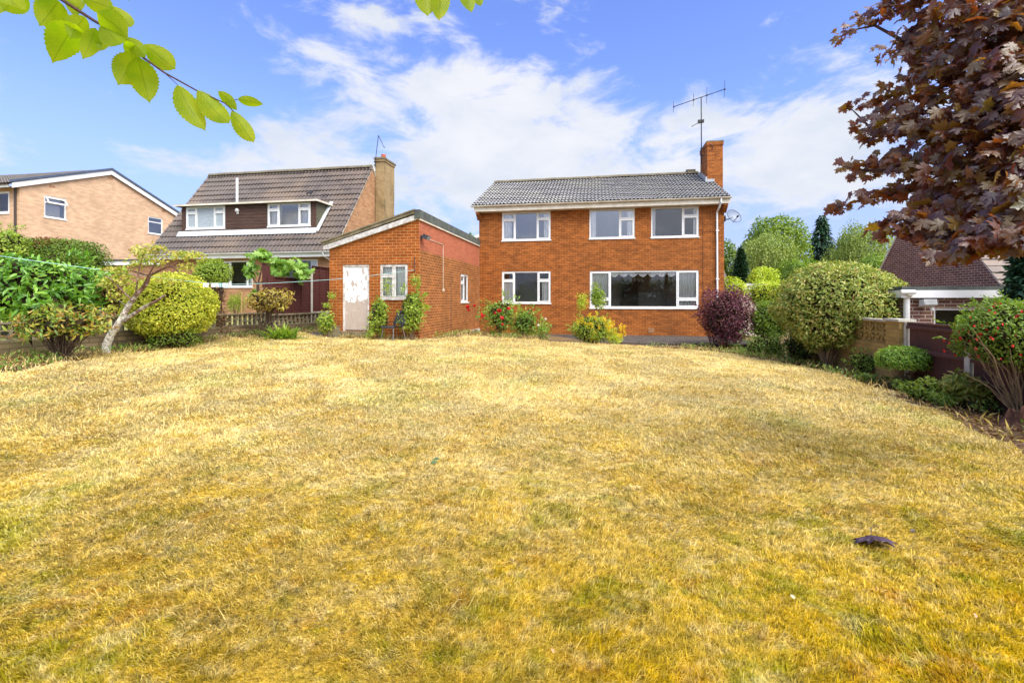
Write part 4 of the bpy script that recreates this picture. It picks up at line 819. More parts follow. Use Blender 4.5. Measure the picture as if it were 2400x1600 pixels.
# ---- left boundary: pierced block wall on stone base, in stepped bays
def pierced_wall():
    A = np.array((-6.72, 16.5)); B = np.array((-10.3, 7.2)); d = (B-A); L = np.linalg.norm(d); d /= L; ang = math.atan2(d[1], d[0])
    t = thing('garden_wall', 'low mossy stone wall topped with pierced concrete blocks along the left border', 'wall', (*A, 0), ang)
    base = MB(); blk = MB(); cap = MB(); x = 0; bays = [(0, 2.35, .97), (2.35, 4.6, 1.03), (4.6, 7.1, 1.06), (7.1, L, 1.0)]
    for a, b, zt in bays:
        base.box(a, b-.002, -.10, .10, -.2, zt-.36); cap.box(a, b-.004, -.085, .085, zt-.035, zt)
        nb = int((b-a)/.30); w = (b-a)/nb
        for i in range(nb):
            x0 = a+i*w; x1 = x0+w; z0, z1 = zt-.358, zt-.037; k = .022; T = .05
            blk.box(x0, x0+k, -T, T, z0, z1); blk.box(x1-k, x1-.002, -T, T, z0, z1); blk.box(x0+k, x1-k, -T, T, z0, z0+k); blk.box(x0+k, x1-k, -T, T, z1-k, z1)
            xm = (x0+x1)/2; blk.box(xm-k/2, xm+k/2, -T, T, z0+k, z1-k); zz = z0+(z1-z0)*(.62 if i % 2 else .40)
            blk.box(x0+k, xm-k/2, -T+.004, T-.004, zz-.012, zz+.012); blk.box(xm+k/2, x1-k, -T+.004, T-.004, 2*((z0+z1)/2)-zz-.012, 2*((z0+z1)/2)-zz+.012)
    base.build('base', M['stone_wall'], t); blk.build('pierced_block', M['concrete_old'], t); cap.build('coping', M['concrete_old'], t)
pierced_wall()
def left_fence():
    P = np.array((-7.3, 17.0)); t = thing('brown_panel_fence', 'dark red brown wooden panel fence with one pale concrete post', 'fence', (*P, 0), -TH)
    def panel(y0, y1, z0, z1):
        b = MB(); z = z0
        while z < z1-.01:
            e = min(z+.11, z1); b.prism([(-.012, z), (.022, z), (.006, e), (-.012, e)], 1, y0, y1); z += .105
        b.build('panel', M['fence'], t); f = MB()
        n = max(2, int(round((y1-y0)/.5)))
        for i in range(n+1):
            y = y0+.02+(y1-y0-.06)*i/n; f.box(.024, .055, y, y+.035, z0, z1)
        f.box(.0, .06, y0, y1, z1+.001, z1+.03); f.build('batten', M['fence'], t)
    panel(-2.05, -.06, .75, 2.13); panel(.07, 1.9, .98, 2.62)
    g = MB(); g.box(-.03, .05, .07, 1.9, .74, .975); g.build('gravel_board', M['concrete'], t)
    p = MB(); p.box(-.06, .06, -.055, .055, .6, 2.36); p.prism([(-.06, 2.361), (.06, 2.361), (.045, 2.42), (-.045, 2.42)], 1, -.05, .05); p.build('post', M['concrete'], t)
    p = MB(); p.box(-.06, .06, -2.17, -2.055, .6, 2.2); p.build('post', M['fence'], t)
left_fence()
def timber_post():
    x, y = wpt(626, 15.0); t = thing('timber_post', 'leaning dark red brown timber post beside the fig tree', 'post', (x, y, .5), -TH)
    p = MB(); p.prism([(-.10, 0), (.10, 0), (.05, 2.02), (-.13, 2.05)], 1, -.07, .07); p.build('shaft', M['fence'], t)
    p = MB(); p.box(-.15, .07, -.085, .085, 2.052, 2.08); p.build('cap', M['fence'], t)
timber_post()
def stake():
    x, y = wpt(566, 14.6); o = MB(); o.prism([(-.022, -.3), (.022, -.3), (.02, .68), (.0, .70), (-.02, .67)], 1, -.02, .02); b = o.build('stake', M['stake']); b.location = (x, y, .95); b.rotation_euler = (0, .03, .2)
    tag(b, 'thin pale timber stake standing behind the pierced block wall', 'stake')
stake()
# ---- right boundary: buff wall with pierced star blocks, then brown fence
def right_wall():
    t = thing('buff_block_wall', 'buff block wall with star pattern pierced blocks beside the brown fence', 'wall', (7.0, 8.3, 0), -TH)
    p = MB(); p.box(-.11, .11, .04, .45, -.6, 1.04); p.build('pier', M['brick_buff'], t)
    p = MB(); p.box(-.14, .14, .01, .48, 1.041, 1.085); p.box(-.08, .08, .50, 4.9, 1.02, 1.06); p.build('coping', M['concrete'], t)
    b = MB(); b.box(-.10, .10, .451, 4.9, -.6, .60); b.build('base', M['brick_buff'], t)
    s = MB(); y = .47
    while y < 4.6:
        k = .03; y1 = y+.40; z0, z1 = .602, 1.018; T = .05
        s.box(-T, T, y, y+k, z0, z1); s.box(-T, T, y1-k, y1-.002, z0, z1); s.box(-T, T, y+k, y1-k, z0, z0+k); s.box(-T, T, y+k, y1-k, z1-k, z1)
        s.box(-T+.03, T-.03, y+k, y1-k, z0+k, z1-k)
        cy, cz = (y+y1)/2, (z0+z1)/2
        for q in range(8):
            a = q*PI/4; e = .165; dy, dz = math.cos(a), math.sin(a)
            s.prism([(cy-dz*.012, cz+dy*.012), (cy+dz*.012, cz-dy*.012), (cy+dy*e+dz*.028, cz+dz*e-dy*.028), (cy+dy*e-dz*.028, cz+dz*e+dy*.028)], 0, -T-.002*q, -T+.029)
        y += .402
    s.build('pierced_block', M['brick_buff'], t)
right_wall()
def right_fence():
    t = thing('brown_board_fence', 'low dark brown board fence with concrete post at the right border', 'fence', (7.0, 8.3, 0), -TH)
    for y0, y1 in ((-1.36, -.05), (-3.0, -1.49), (-4.6, -3.1)):
        b = MB(); y = y0
        while y < y1-.02:
            e = min(y+.128, y1); b.prism([(-.01, y), (.012, y), (.004, e), (-.010, e)], 2, -.55, 1.0); y += .13
        o = b.build('panel', M['fence_r'], t)
        r = MB()
        for z in (.93, .52, .10): r.prism([(-.055, z), (-.013, z-.0), (-.013, z+.07), (-.055, z+.045)], 1, y0, y1)
        r.box(-.04, .03, y0, y1, 1.001, 1.04); r.build('rail', M['fence_r'], t)
    for y in (-1.48, -3.09):
        p = MB(); p.box(-.055, .055, y+.0, y+.105, -.6, .86 if y > -2 else .9); p.build('post', M['concrete'], t)
    p = MB(); p.box(-.05, .05, -.045, .03, -.6, 1.03); p.build('post', M['concrete'], t)
right_fence()
# ---- house and border plants
def place_plants():
    B = bush
    B('laurel_bush', 'wide glossy bright green laurel bush behind the garden wall at far left', 'bush', bx(-170, 246, 592, 775, 11.6, 1.3), LF['laurel_leaf'], 5500, .19, .36, 'o', 40, .28, .3, .45, seed=11, up=.1, hang=.25, sr=.03)
    B('conifer_hedge', 'clipped square conifer hedge with rusty brown top in front of the tan house', 'hedge', bx(84, 226, 562, 680, 15.6, 1.0), LF['hedge_leaf'], 9000, .085, .42, 'd', 40, .08, .35, .3, shoots=False, seed=12, sr=.03, e=6)
    B('pale_shrub', 'pale green leafy shrub growing above the laurel at the left edge', 'shrub', bx(-60, 78, 535, 660, 14.6, 1.1), LF['light_leaf'], 4500, .10, .55, 'd', 30, .3, .3, .5, seed=13, sr=.02)
    B('golden_privet', 'large clipped round golden yellow privet ball by the left border', 'bush', bx(306, 500, 636, 800, 11.2, 1.0), LF['golden_leaf'], 17000, .056, .6, 'd', 60, .12, .2, .2, shoots=False, seed=14, sr=.02, nst=14, zmin=-.97, e=2.15, core=.35)
    B('copper_shrub', 'reddish brown shrub half hidden behind the leaning tree', 'shrub', bx(235, 312, 640, 760, 12.4, .5), LF['rust_leaf'], 1500, .07, .5, 'd', 16, .3, .35, .6, seed=15)
    B('low_rhododendron', 'low ragged rhododendron with green yellow and reddish leaves and bare dark stems at left', 'shrub', bx(38, 252, 708, 815, 8.75, .7), LF['rhodo_leaf'], 1500, .105, .36, 'o', 26, .35, .25, .5, seed=16, zmin=-.6, nst=70, sr=.011, core=.1, up=.2, stem='bark')
    B('under_shrub', 'dark green low shrub below the golden privet ball', 'shrub', bx(345, 470, 765, 820, 10.9, .5), LF['mid_leaf'], 1300, .05, .5, 'd', 16, .3, .35, .5, seed=17)
    B('clipped_shrub', 'clipped light green shrub on tall brown bare stems behind the washing line pegs', 'shrub', bx(458, 542, 606, 676, 13.0, .55), LF['light_leaf'], 3600, .06, .5, 'd', 22, .22, .32, .4, shoots=False, seed=18, core=.15, nst=26, sr=.02, base=(-8.15, 13.0, .3), stem='bark')
    B('photinia_shrub', 'sparse reddish and yellow leaved shrub with dark forked stems in front of the pierced wall', 'shrub', bx(576, 692, 673, 738, 13.3, .6), LF['photinia_leaf'], 1200, .10, .42, 'o', 16, .35, .3, .6, seed=19, nst=16, e=3, core=.1, sr=.022, base=(-7.1, 13.3, .28), stem='bark')
    B('feathery_plant', 'feathery bright green plant behind the wall beside the timber stake', 'plant', bx(534, 572, 683, 740, 14.7, .3), LF['light_leaf'], 700, .10, .12, 'd', 10, .3, .4, .7, seed=20, core=.0, up=.8, nst=6)
    B('barberry_bush', 'dark purple leaved barberry bush at the right corner of the house', 'bush', bx(1638, 1764, 668, 816, 15.0, .85), LF['purple_leaf'], 7500, .072, .5, 'd', 34, .28, .28, .4, seed=21, nst=12, zmin=-1, e=2.8, rough=1.0)
    B('gold_topped_shrub', 'green shrub with a yellow green top between the purple and the big round bush', 'shrub', bx(1752, 1838, 655, 725, 15.8, .6), LF['lime_leaf'], 4200, .06, .55, 'd', 22, .25, .3, .4, seed=22, zmin=-1, e=2.8)
    B('green_shrub', 'fresh green shrub below the yellow topped one beside the big round bush', 'shrub', bx(1755, 1845, 700, 805, 14.6, .6), LF['mid_leaf'], 5200, .065, .5, 'd', 22, .3, .3, .5, seed=23, zmin=-1, e=3)
    B('round_bush', 'big round olive green bush on a fan of bare brown stems at the right border', 'bush', bx(1816, 2100, 608, 832, 10.7, 1.35), LF['evergreen_leaf'], 19000, .085, .42, 'd', 60, .16, .22, .3, shoots=False, seed=24, core=.35, e=2.3, nst=110, sr=.016, zmin=-.985, taper=.16, base=(7.1, 10.6, -.12), stem='stem_pale')
    B('clipped_box', 'small clipped round bush with fresh green top in front of the brown fence', 'bush', bx(2056, 2178, 808, 884, 8.0, .42), LF['rose_leaf'], 6000, .034, .55, 'd', 24, .15, .3, .3, shoots=False, seed=25, zmin=-.45, nst=40, sr=.007, stem='stem_pale')
    B('twiggy_shrub', 'dark leafy shrub with cut bare twigs below the brown fence', 'shrub', bx(2195, 2310, 868, 950, 6.7, .35), LF['olive_leaf'], 800, .085, .42, 'o', 12, .4, .35, .7, seed=26, core=.0, nst=22, sr=.010, stem='bark')
    B('yellow_loosestrife', 'bright yellow flowering clump in front of the house wall', 'plant', bx(1336, 1440, 738, 806, 15.2, .6), LF['light_leaf'], 3400, .08, .36, 'd', 22, .3, .3, .6, seed=27, core=.15, up=.5, zmin=-1, e=2.8)
    B('climbing_shrub', 'tall thin green shrub climbing the wall left of the picture window', 'shrub', bx(1376, 1424, 660, 735, 17.6, .25), LF['light_leaf'], 900, .085, .55, 'd', 12, .4, .35, .8, seed=28, core=.0, up=.7, nst=6, base=(3.1, 17.8, 0))
    B('rose_bush', 'rose bush with red flowers in front of the lower left window', 'bush', bx(1122, 1220, 688, 792, 16.6, .5), LF['rose_leaf'], 2200, .07, .6, 'd', 20, .4, .3, .7, seed=29, core=.12, nst=9, zmin=-1, e=2.8)
    B('green_rose_bush', 'flowerless green rose bush right beside the red flowered one', 'bush', bx(1192, 1266, 716, 797, 16.3, .4), LF['rose_leaf'], 1600, .07, .6, 'd', 16, .4, .3, .7, seed=30, core=.12, nst=7, zmin=-1, e=2.8)
    B('small_rose', 'small sparse rose shrub with two pale flowers at the lawn edge', 'bush', bx(1242, 1300, 742, 800, 15.7, .35), LF['rose_leaf'], 650, .06, .55, 'd', 14, .45, .3, .8, seed=31, core=.0, nst=8)
    B('elder_shoots', 'leafy green shoots left of the flaking door', 'plant', bx(742, 790, 722, 792, 13.5, .25), LF['light_leaf'], 800, .075, .6, 'd', 12, .4, .35, .8, seed=32, core=.0, zmin=-1, e=3, nst=7)
    B('chair_vine', 'dense green climber between the flaking door and the grey chair', 'climber', bx(862, 912, 690, 800, 12.95, .3), LF['light_leaf'], 1500, .08, .6, 'd', 18, .4, .3, .7, seed=33, core=.12, zmin=-1, e=2.6, nst=8)
    B('corner_vine', 'tall green climber on the outbuilding corner right of the grey chair', 'climber', bx(938, 994, 672, 785, 13.0, .3), LF['light_leaf'], 1800, .08, .6, 'd', 18, .4, .3, .7, seed=34, core=.12, zmin=-1, e=2.6, nst=8)
def undergrowth():
    bush('tangled_weeds', 'tangled dark weeds and brambles at the foot of the purple and green shrubs', 'weeds', bx(1735, 1855, 775, 852, 13.2, .5), LF['weed_leaf'], 3000, .06, .4, 'd', 26, .45, .28, .8, seed=35, nst=30, sr=.006, zmin=-1, e=3)
    bush('bramble_patch', 'dark tangled brambles left of the big round bush stems', 'brambles', bx(1826, 1925, 766, 868, 11.6, .35), LF['weed_leaf'], 1800, .06, .4, 'd', 22, .45, .28, .8, seed=38, nst=20, sr=.006, zmin=-1, e=3)
    bush('wall_foot_weeds', 'low dark weeds in front of the buff wall right of the round bush', 'weeds', bx(1985, 2075, 822, 880, 9.3, .3), LF['weed_leaf'], 1800, .05, .4, 'd', 20, .45, .28, .8, seed=36, nst=14, sr=.005, zmin=-1, e=3)
    bush('pale_ground_cover', 'patch of pale green ground cover at the lawn edge below the brown fence', 'ground cover', bx(2125, 2235, 880, 955, 7.1, .45), LF['light_leaf'], 1500, .06, .5, 'o', 20, .4, .28, .8, seed=37, nst=8, sr=.005, zmin=-1, e=3)
place_plants(); undergrowth()
def find(n): return bpy.data.objects[n]
def extra(parent_name, name, boxes, m, n, L, wd, tpl='d', seed=1, hang=0.0, up=.3):
    """further clumps of the same plant as parts"""
    o = find(parent_name); R = np.random.default_rng(seed); off = tuple(o.location)
    for b in boxes:
        P, d, g = crown_pts(R, n, b[0], b[1], 8, .3, .45, .8, -1); k = len(P); nm = unit(d*.6+R.normal(0, .6, (k, 3))+np.array([0, 0, up]))
        leaves(name, P, unit(np.cross(nm, rdir(R, k))+np.array([0, 0, up*.4-hang])), nm, L*R.uniform(.7, 1.3, k), L*wd, tpl, m, o, off, R)
extra('elder_shoots', 'foliage', [bx(764, 790, 682, 705, 13.6, .15), bx(752, 782, 708, 724, 13.6, .15)], LF['light_leaf'], 90, .065, .5, seed=41)
extra('corner_vine', 'foliage', [bx(958, 990, 638, 680, 13.1, .15), bx(975, 1000, 700, 770, 13.0, .2), bx(925, 960, 735, 780, 12.9, .2)], LF['light_leaf'], 150, .065, .5, seed=42)
extra('chair_vine', 'foliage', [bx(890, 926, 645, 700, 13.1, .12), bx(848, 885, 755, 800, 12.8, .25)], LF['light_leaf'], 150, .06, .5, seed=43)
extra('climbing_shrub', 'foliage', [bx(1346, 1382, 682, 735, 17.4, .2)], LF['lime_leaf'], 380, .07, .5, seed=44)
extra('conifer_hedge', 'rusty_top', [bx(85, 165, 555, 585, 15.4, .7)], LF['rust_leaf'], 1500, .08, .4, seed=45)
extra('conifer_hedge', 'foliage', [bx(84, 224, 572, 640, 15.2, .6)], LF['hedge_leaf'], 3000, .08, .4, seed=46)
def flowers():
    R = np.random.default_rng(5); o = find('rose_bush'); off = tuple(o.location)
    for px, py, r in ((1096, 719, .075), (1099, 726, .06), (1112, 716, .055), (1131.5, 739, .085), (1170, 728, .085), (1192, 723, .065), (1176, 745, .08), (1177.5, 760, .05), (1160, 733, .05)):
        Y = 16.1; flower(o, ((px-CX)/F*Y, Y, zat(py, Y)), r, M['red'], 'flower', off, R)
    Y = 16.2; stems(o, (*wpt(1150, 16.4), .05), [(*wpt(1097, Y), zat(722, Y)), (*wpt(1112, Y), zat(717, Y)), (*wpt(1131, Y), zat(740, Y))], .008, 'stem', 'flower_stems', off, R=R)
    o = find('small_rose'); off = tuple(o.location)
    for px, py in ((1279, 747), (1262, 762)): flower(o, (*wpt(px, 15.4), zat(py, 15.4)), .04, M['whitep'], 'flower', off, R)
    o = find('yellow_loosestrife'); off = np.array(o.location); P = []; n = 75
    Ax = []
    for k in range(n):
        px = R.uniform(1352, 1466); py = np.clip(R.normal(775, 16), 742, 806); Y = R.uniform(14.7, 15.3)
        if px > 1440: py = R.uniform(765, 800)
        if px < 1385: py = R.uniform(742, 770)
        c = np.array((*wpt(px, Y), zat(py, Y))); h = R.uniform(.10, .2); s = R.uniform(0, 1, 26); P.append(c+np.c_[R.normal(0, .018, 26), R.normal(0, .018, 26), s*h])
    P = np.concatenate(P); k = len(P); leaves('flower_spikes', P, rdir(R, k), rdir(R, k), .035, .03, 'd', M['yellow'], o, off, R)
    extra('yellow_loosestrife', 'foliage', [bx(1412, 1466, 768, 815, 15.0, .4)], LF['lime_leaf'], 700, .07, .3, seed=47)
extra('clipped_shrub', 'dead_stems', [bx(480, 528, 672, 735, 13.0, .3), bx(488, 540, 720, 796, 13.0, .3)], LF['dead_leaf'], 700, .11, .12, seed=48, up=.9)
flowers()
def lily():
    R = np.random.default_rng(8); x, y = wpt(662, 13.0); z = g1(x, y); t = thing('day_lily', 'arching clump of bright green strap leaves in front of the pierced wall', 'plant', (x, y, z))
    n = 240; a = R.uniform(0, 2*PI, n); e = R.uniform(.35, 1.35, n); A = np.c_[np.cos(a)*np.cos(e), np.sin(a)*np.cos(e), np.sin(e)]; P = np.c_[R.normal(0, .16, n), R.normal(0, .1, n), np.zeros(n)]
    T, tr = TPL['s']; Nm = np.c_[-np.cos(a)*np.sin(e), -np.sin(a)*np.sin(e), np.cos(e)]; L = R.uniform(.5, .95, n)
    s = np.linspace(0, 1, 6); V_ = []; Q = []
    B = np.c_[-np.sin(a), np.cos(a), np.zeros(n)]
    for i, q in enumerate(s):
        c = P+A*(L*q)[:, None]-np.c_[np.zeros(n), np.zeros(n), .42*L*q*q]; w = .02*(1-q**3)+.001; V_ += [c-B*w, c+B*w]
    v = np.stack(V_, 1).reshape(-1, 3); i0 = np.arange(n)[:, None]*12
    Q = np.concatenate([np.stack([i0+2*k, i0+2*k+1, i0+2*k+3, i0+2*k+2], -1) for k in range(5)], 1).reshape(-1, 4)
    link('leaves', np_mesh('leaves', v, [], Q, {'rnd': np.repeat(R.random(n), 12)}), t, [LF['lily_leaf']])
lily()
def limb_tree(name, label, cat, base, limbs, fol, m, n, L, wd, tpl='d', seed=1, bark='bark', hang=.2, amp=.3, depth=.85, tname='trunk'):
    """limbs: list of (polyline of world points, radii); fol: list of (centre, radii, share)"""
    R = np.random.default_rng(seed); t = thing(name, label, cat, tuple(base)); tr = MB(); br = MB()
    for i, (P, r) in enumerate(limbs):
        (tr if i == 0 else br).tube(P, list(np.linspace(r[0], r[1], len(P))), 9 if i == 0 else 6)
    tr.build(tname, M[bark] if isinstance(bark, str) else bark, t, off=base)
    if br.v: br.build('branches', M[bark] if isinstance(bark, str) else bark, t, off=base)
    PP, DD = [], []
    for c, r, sh in fol:
        P, d, g = crown_pts(R, int(n*sh), c, r, 9, amp, .5, depth, -1); PP.append(P); DD.append(d)
    P = np.concatenate(PP); d = np.concatenate(DD); k = len(P); nm = unit(d*.6+R.normal(0, .55, (k, 3))+np.array([0, 0, .35])); A = unit(np.cross(nm, rdir(R, k))+np.array([0, 0, -hang]))
    leaves('foliage', P, A, nm, L*R.uniform(.65, 1.3, k), L*wd*R.uniform(.8, 1.2, k), tpl, m, t, base, R); return t
def lichen_bark():
    m, nt, out = mat('lichen_bark'); p = N(nt, 'ShaderNodeTexCoord').outputs['Object']; z = N(nt, 'ShaderNodeSeparateXYZ', {0: p}).outputs[2]
    n = noise(nt, p, 9.0, 6.0, .65); k = mth(nt, 'ADD', n, mth(nt, 'MULTIPLY', z, -.22))
    c = mixc(nt, rampf(nt, k, .20, .38), (.16, .085, .06), (.56, .53, .44)); c = mixc(nt, rampf(nt, noise(nt, p, 25.0, 4.0), .5, .7), c, (.10, .07, .05))
    pbr(nt, out, c, .9, noise(nt, p, 22.0, 6.0), .03, .2); return m
M['lichen'] = lichen_bark()
def leaning_tree():
    Y = 9.9; w = lambda px, py, dy=0.0: np.array((*wpt(px, Y+dy), zat(py, Y+dy)))
    base = w(247, 826); base[2] = g1(base[0], base[1])
    L = [([base-(0, 0, .1), w(250, 808), w(259, 786), w(279, 757), w(301, 717, .1), w(318, 693, .1), w(345, 663, .2), w(350, 646, .2)], (.088, .03)),
         ([w(290, 752), w(312, 737, -.1), w(338, 720, -.2), w(365, 706, -.3), w(387, 692, -.3)], (.045, .02)), ([w(350, 646, .2), w(380, 631, .2), w(422, 614, .3), w(449, 602, .3), w(472, 590, .3)], (.026, .008)),
         ([w(330, 680, .15), w(348, 645, 0), w(362, 622, -.1), w(385, 600, -.1)], (.02, .006)), ([w(318, 693), w(322, 660, -.2), w(325, 634, -.2), w(335, 598, -.3)], (.02, .006)), ([w(310, 703), w(285, 680, -.1), w(262, 655, -.2), w(238, 640, -.2)], (.02, .006)),
         ([w(400, 622, .2), w(420, 640, .2), w(455, 655, .2)], (.015, .004)), ([w(345, 645), w(300, 632, .3), w(265, 625, .3)], (.02, .005)), ([w(422, 614, .3), w(440, 590, .2), w(452, 575, .2)], (.012, .004)), ([w(300, 720), w(280, 705, .2), w(258, 700, .2)], (.015, .005))]
    fo = [(w(335, 590), (.26, .3, .2), 1), (w(365, 582), (.24, .3, .12), .8), (w(320, 615), (.2, .3, .15), .6), (w(365, 612), (.3, .3, .12), .6), (w(425, 598), (.4, .3, .14), 1.2), (w(462, 598), (.2, .3, .1), .5), (w(440, 625), (.25, .3, .12), .5), (w(270, 632), (.35, .3, .1), .8),
          (w(255, 660), (.25, .3, .16), .9), (w(295, 655), (.28, .3, .15), .8), (w(275, 690), (.25, .3, .16), .8), (w(262, 722), (.16, .2, .12), .4), (w(395, 655), (.3, .3, .15), .4)]
    limb_tree('leaning_tree', 'old leaning fruit tree with lichen covered trunk and sparse yellow green leaves', 'tree', base, L, fo, LF['apple_leaf'], 170, .075, .55, 'd', 51, M['lichen'])
    r = MB()
leaning_tree()
def fig_tree():
    Y = 15.9; w = lambda px, py, dy=0.0: np.array((*wpt(px, Y+dy), zat(py, Y+dy))); base = w(606, 742); base[2] = .7
    L = [([base, w(606, 700), w(604, 665)], (.06, .045)), ([w(604, 668), w(585, 640), w(575, 625)], (.03, .012)), ([w(604, 668), w(612, 635), w(620, 600)], (.03, .012)), ([w(604, 668), w(640, 640), w(680, 625), w(710, 630)], (.03, .012))]
    fo = [(w(612, 598), (.35, .4, .3), 1), (w(588, 632), (.26, .3, .34), .7), (w(640, 612), (.5, .4, .3), 1.3), (w(680, 622), (.5, .4, .35), 1.3), (w(712, 640), (.3, .4, .4), .8), (w(650, 642), (.5, .4, .25), .9), (w(600, 690), (.22, .2, .35), .5)]
    limb_tree('fig_tree', 'fig tree with large lobed green leaves above the brown fence', 'tree', base, L, fo, LF['fig_leaf'], 66, .21, .95, 'f', 52, hang=.35)
fig_tree()
# fuchsia with its stump and long bare stems
def fuchsia():
    R = np.random.default_rng(61); c, r = bx(2232, 2530, 690, 890, 6.1, .7); bp = np.array((*wpt(2395, 5.9), 0.0)); bp[2] = g1(bp[0], bp[1])
    t = bush('fuchsia_bush', 'bushy fuchsia hung with small red flowers at the right edge', 'bush', (c, r), LF['mid_leaf'], 9000, .045, .5, 'd', 40, .25, .28, .4, seed=61, base=bp, nst=0, zmin=-.75, e=2.05)
    tp = [np.array((*wpt(px, Y), zat(py, Y))) for px, py, Y in [(R.uniform(2235, 2420), R.uniform(770, 890), R.uniform(5.7, 6.3)) for _ in range(30)]]; stems(t, bp, tp, .012, 'stem_pale', 'stems', bp, R=R)
    P, d, g = crown_pts(R, 230, c, r*1.02, 20, .2, .3, .1, -.5)
    P = P[(P[:, 1] < c[1]+.2)]; k = len(P); leaves('flowers', P, np.tile([0, 0, -1.], (k, 1))+R.normal(0, .3, (k, 3)), rdir(R, k), .04, .028, 'o', M['red'], t, bp, R)['kind'] = 'stuff'
    s = MB(); sx, sy = wpt(2388, 5.55); sz = g1(sx, sy); u = thing('tree_stump', 'short reddish brown rotten stump at the right edge below the fuchsia', 'stump', (sx, sy, sz))
    P = [[(math.cos(a)*rr*(1+.20*math.sin(a*3+i*.5)+.10*math.sin(a*7+i)), math.sin(a)*rr*(1+.20*math.sin(a*3+i*.5)+.10*math.sin(a*7)), z+(.05*math.sin(a*2+1)+.03*math.sin(a*5))*(i > 2)) for a in np.linspace(0, 2*PI, 33)] for i, (rr, z) in enumerate(((.25, -.08), (.16, .02), (.115, .10), (.10, .20), (.06, .19), (.0, .10)))]
    s.grid([q[::-1] for q in P]); s.build('wood', plain('rotten_wood', (.30, .14, .085), (.13, .06, .04), 18, .9, .03), u)
    rt = MB()
    for a in (0.4, 2.2, 3.6, 5.2): rt.tube([(math.cos(a)*.12, math.sin(a)*.12, .03), (math.cos(a)*.26, math.sin(a)*.26, -.03), (math.cos(a)*.4, math.sin(a)*.4, -.09)], [.05, .03, .012], 6)
    rt.build('roots', plain('rotten_root', (.18, .085, .05), (.09, .04, .03), 18, .9, .02), u)
fuchsia()
# ---------------------------------------------------------------- trees beyond the garden
def far_tree(name, label, box, m, n, L, seed, wd=.6, lumps=26, amp=.3, depth=.45, hang=0.0, hgt=None, blobs=None, trunk=.16, cat='tree', group='trees and shrubs beyond the house', zmin=-1):
    R = np.random.default_rng(seed); c, r = box; gz0 = g1(c[0], c[1]); base = np.array((c[0], c[1], gz0)); t = thing(name, label, cat, tuple(base), 0, group)
    mb = MB(); top = c[2]+r[2]*.4; mb.tube([base-(0, 0, .2), base+(.05*r[0], 0, (top-gz0)*.4), (c[0], c[1], top)], [trunk, trunk*.8, trunk*.3], 8); mb.build('trunk', M['bark'], t, off=base)
    tp = [c+r*np.array((math.cos(a)*.65, math.sin(a)*.65, e)) for a, e in zip(R.uniform(0, 6.28, 9), R.uniform(-.3, .5, 9))]
    b2 = base.copy(); b2[2] = gz0+(c[2]-r[2]*.7-gz0)*.9 if c[2]-r[2]*.7 > gz0 else gz0+.2; stems(t, b2, tp, trunk*.4, 'bark', 'branches', base, R=R)
    P, d, g = crown_pts(R, n, c, r, lumps, amp, .33, depth, zmin); k = len(P)
    if hang > .8:                                           # weeping habit: leaves strung on hanging strands
        P = np.repeat(P[:k//7], 7, 0); d = np.repeat(d[:k//7], 7, 0); k = len(P); P = P-np.c_[np.zeros(k), np.zeros(k), np.tile(np.arange(7), k//7)*L*.9]+R.normal(0, .03, (k, 3))
    nm = unit(d*.7+R.normal(0, .5, (k, 3))+np.array([0, 0, .3])); A = unit(np.cross(nm, rdir(R, k))+d*.2+np.array([0, 0, -hang]))
    leaves('crown', P, A, nm, L*R.uniform(.6, 1.3, k), L*wd, 'd', m, t, base, R); return t
def conifer(name, label, px, ptop, pbot, w0, Y, m, n, L, seed, droop=.25, group='trees and shrubs beyond the house', tiers=14):
    R = np.random.default_rng(seed); x, y = wpt(px, Y); zt, zb = zat(ptop, Y), zat(pbot, Y); g0 = g1(x, y); base = np.array((x, y, g0)); t = thing(name, label, 'tree', tuple(base), 0, group)
    mb = MB(); mb.tube([base-(0, 0, .2), (x, y, (g0+zt)/2), (x, y, zt)], [.16, .1, .015], 8); mb.build('trunk', M['bark'], t, off=base); W_ = w0/F*Y
    s = R.random(n)**.7; tier = np.floor(s*tiers); fr = s*tiers-tier; a = R.uniform(0, 2*PI, n); spoke = .72+.28*np.sin(a*5+tier*2.3)
    env = W_*np.clip(s, .02, 1)**.8*(.55+.45*fr)*spoke; rr = env*R.uniform(.25, 1, n)**.6; z = zt-(zt-zb)*s-rr*droop+R.normal(0, .04, n)
    P = np.c_[x+np.cos(a)*rr, y+np.sin(a)*rr, z]; d = np.c_[np.cos(a), np.sin(a), np.zeros(n)]; A = unit(d+np.array([0, 0, -droop*1.5])+R.normal(0, .35, (n, 3))); nm = unit(np.array([0, 0, 1.])+d*.5+R.normal(0, .4, (n, 3)))
    leaves('crown', P, A, nm, L*R.uniform(.6, 1.3, n), L*.45, 'd', m, t, base, R)
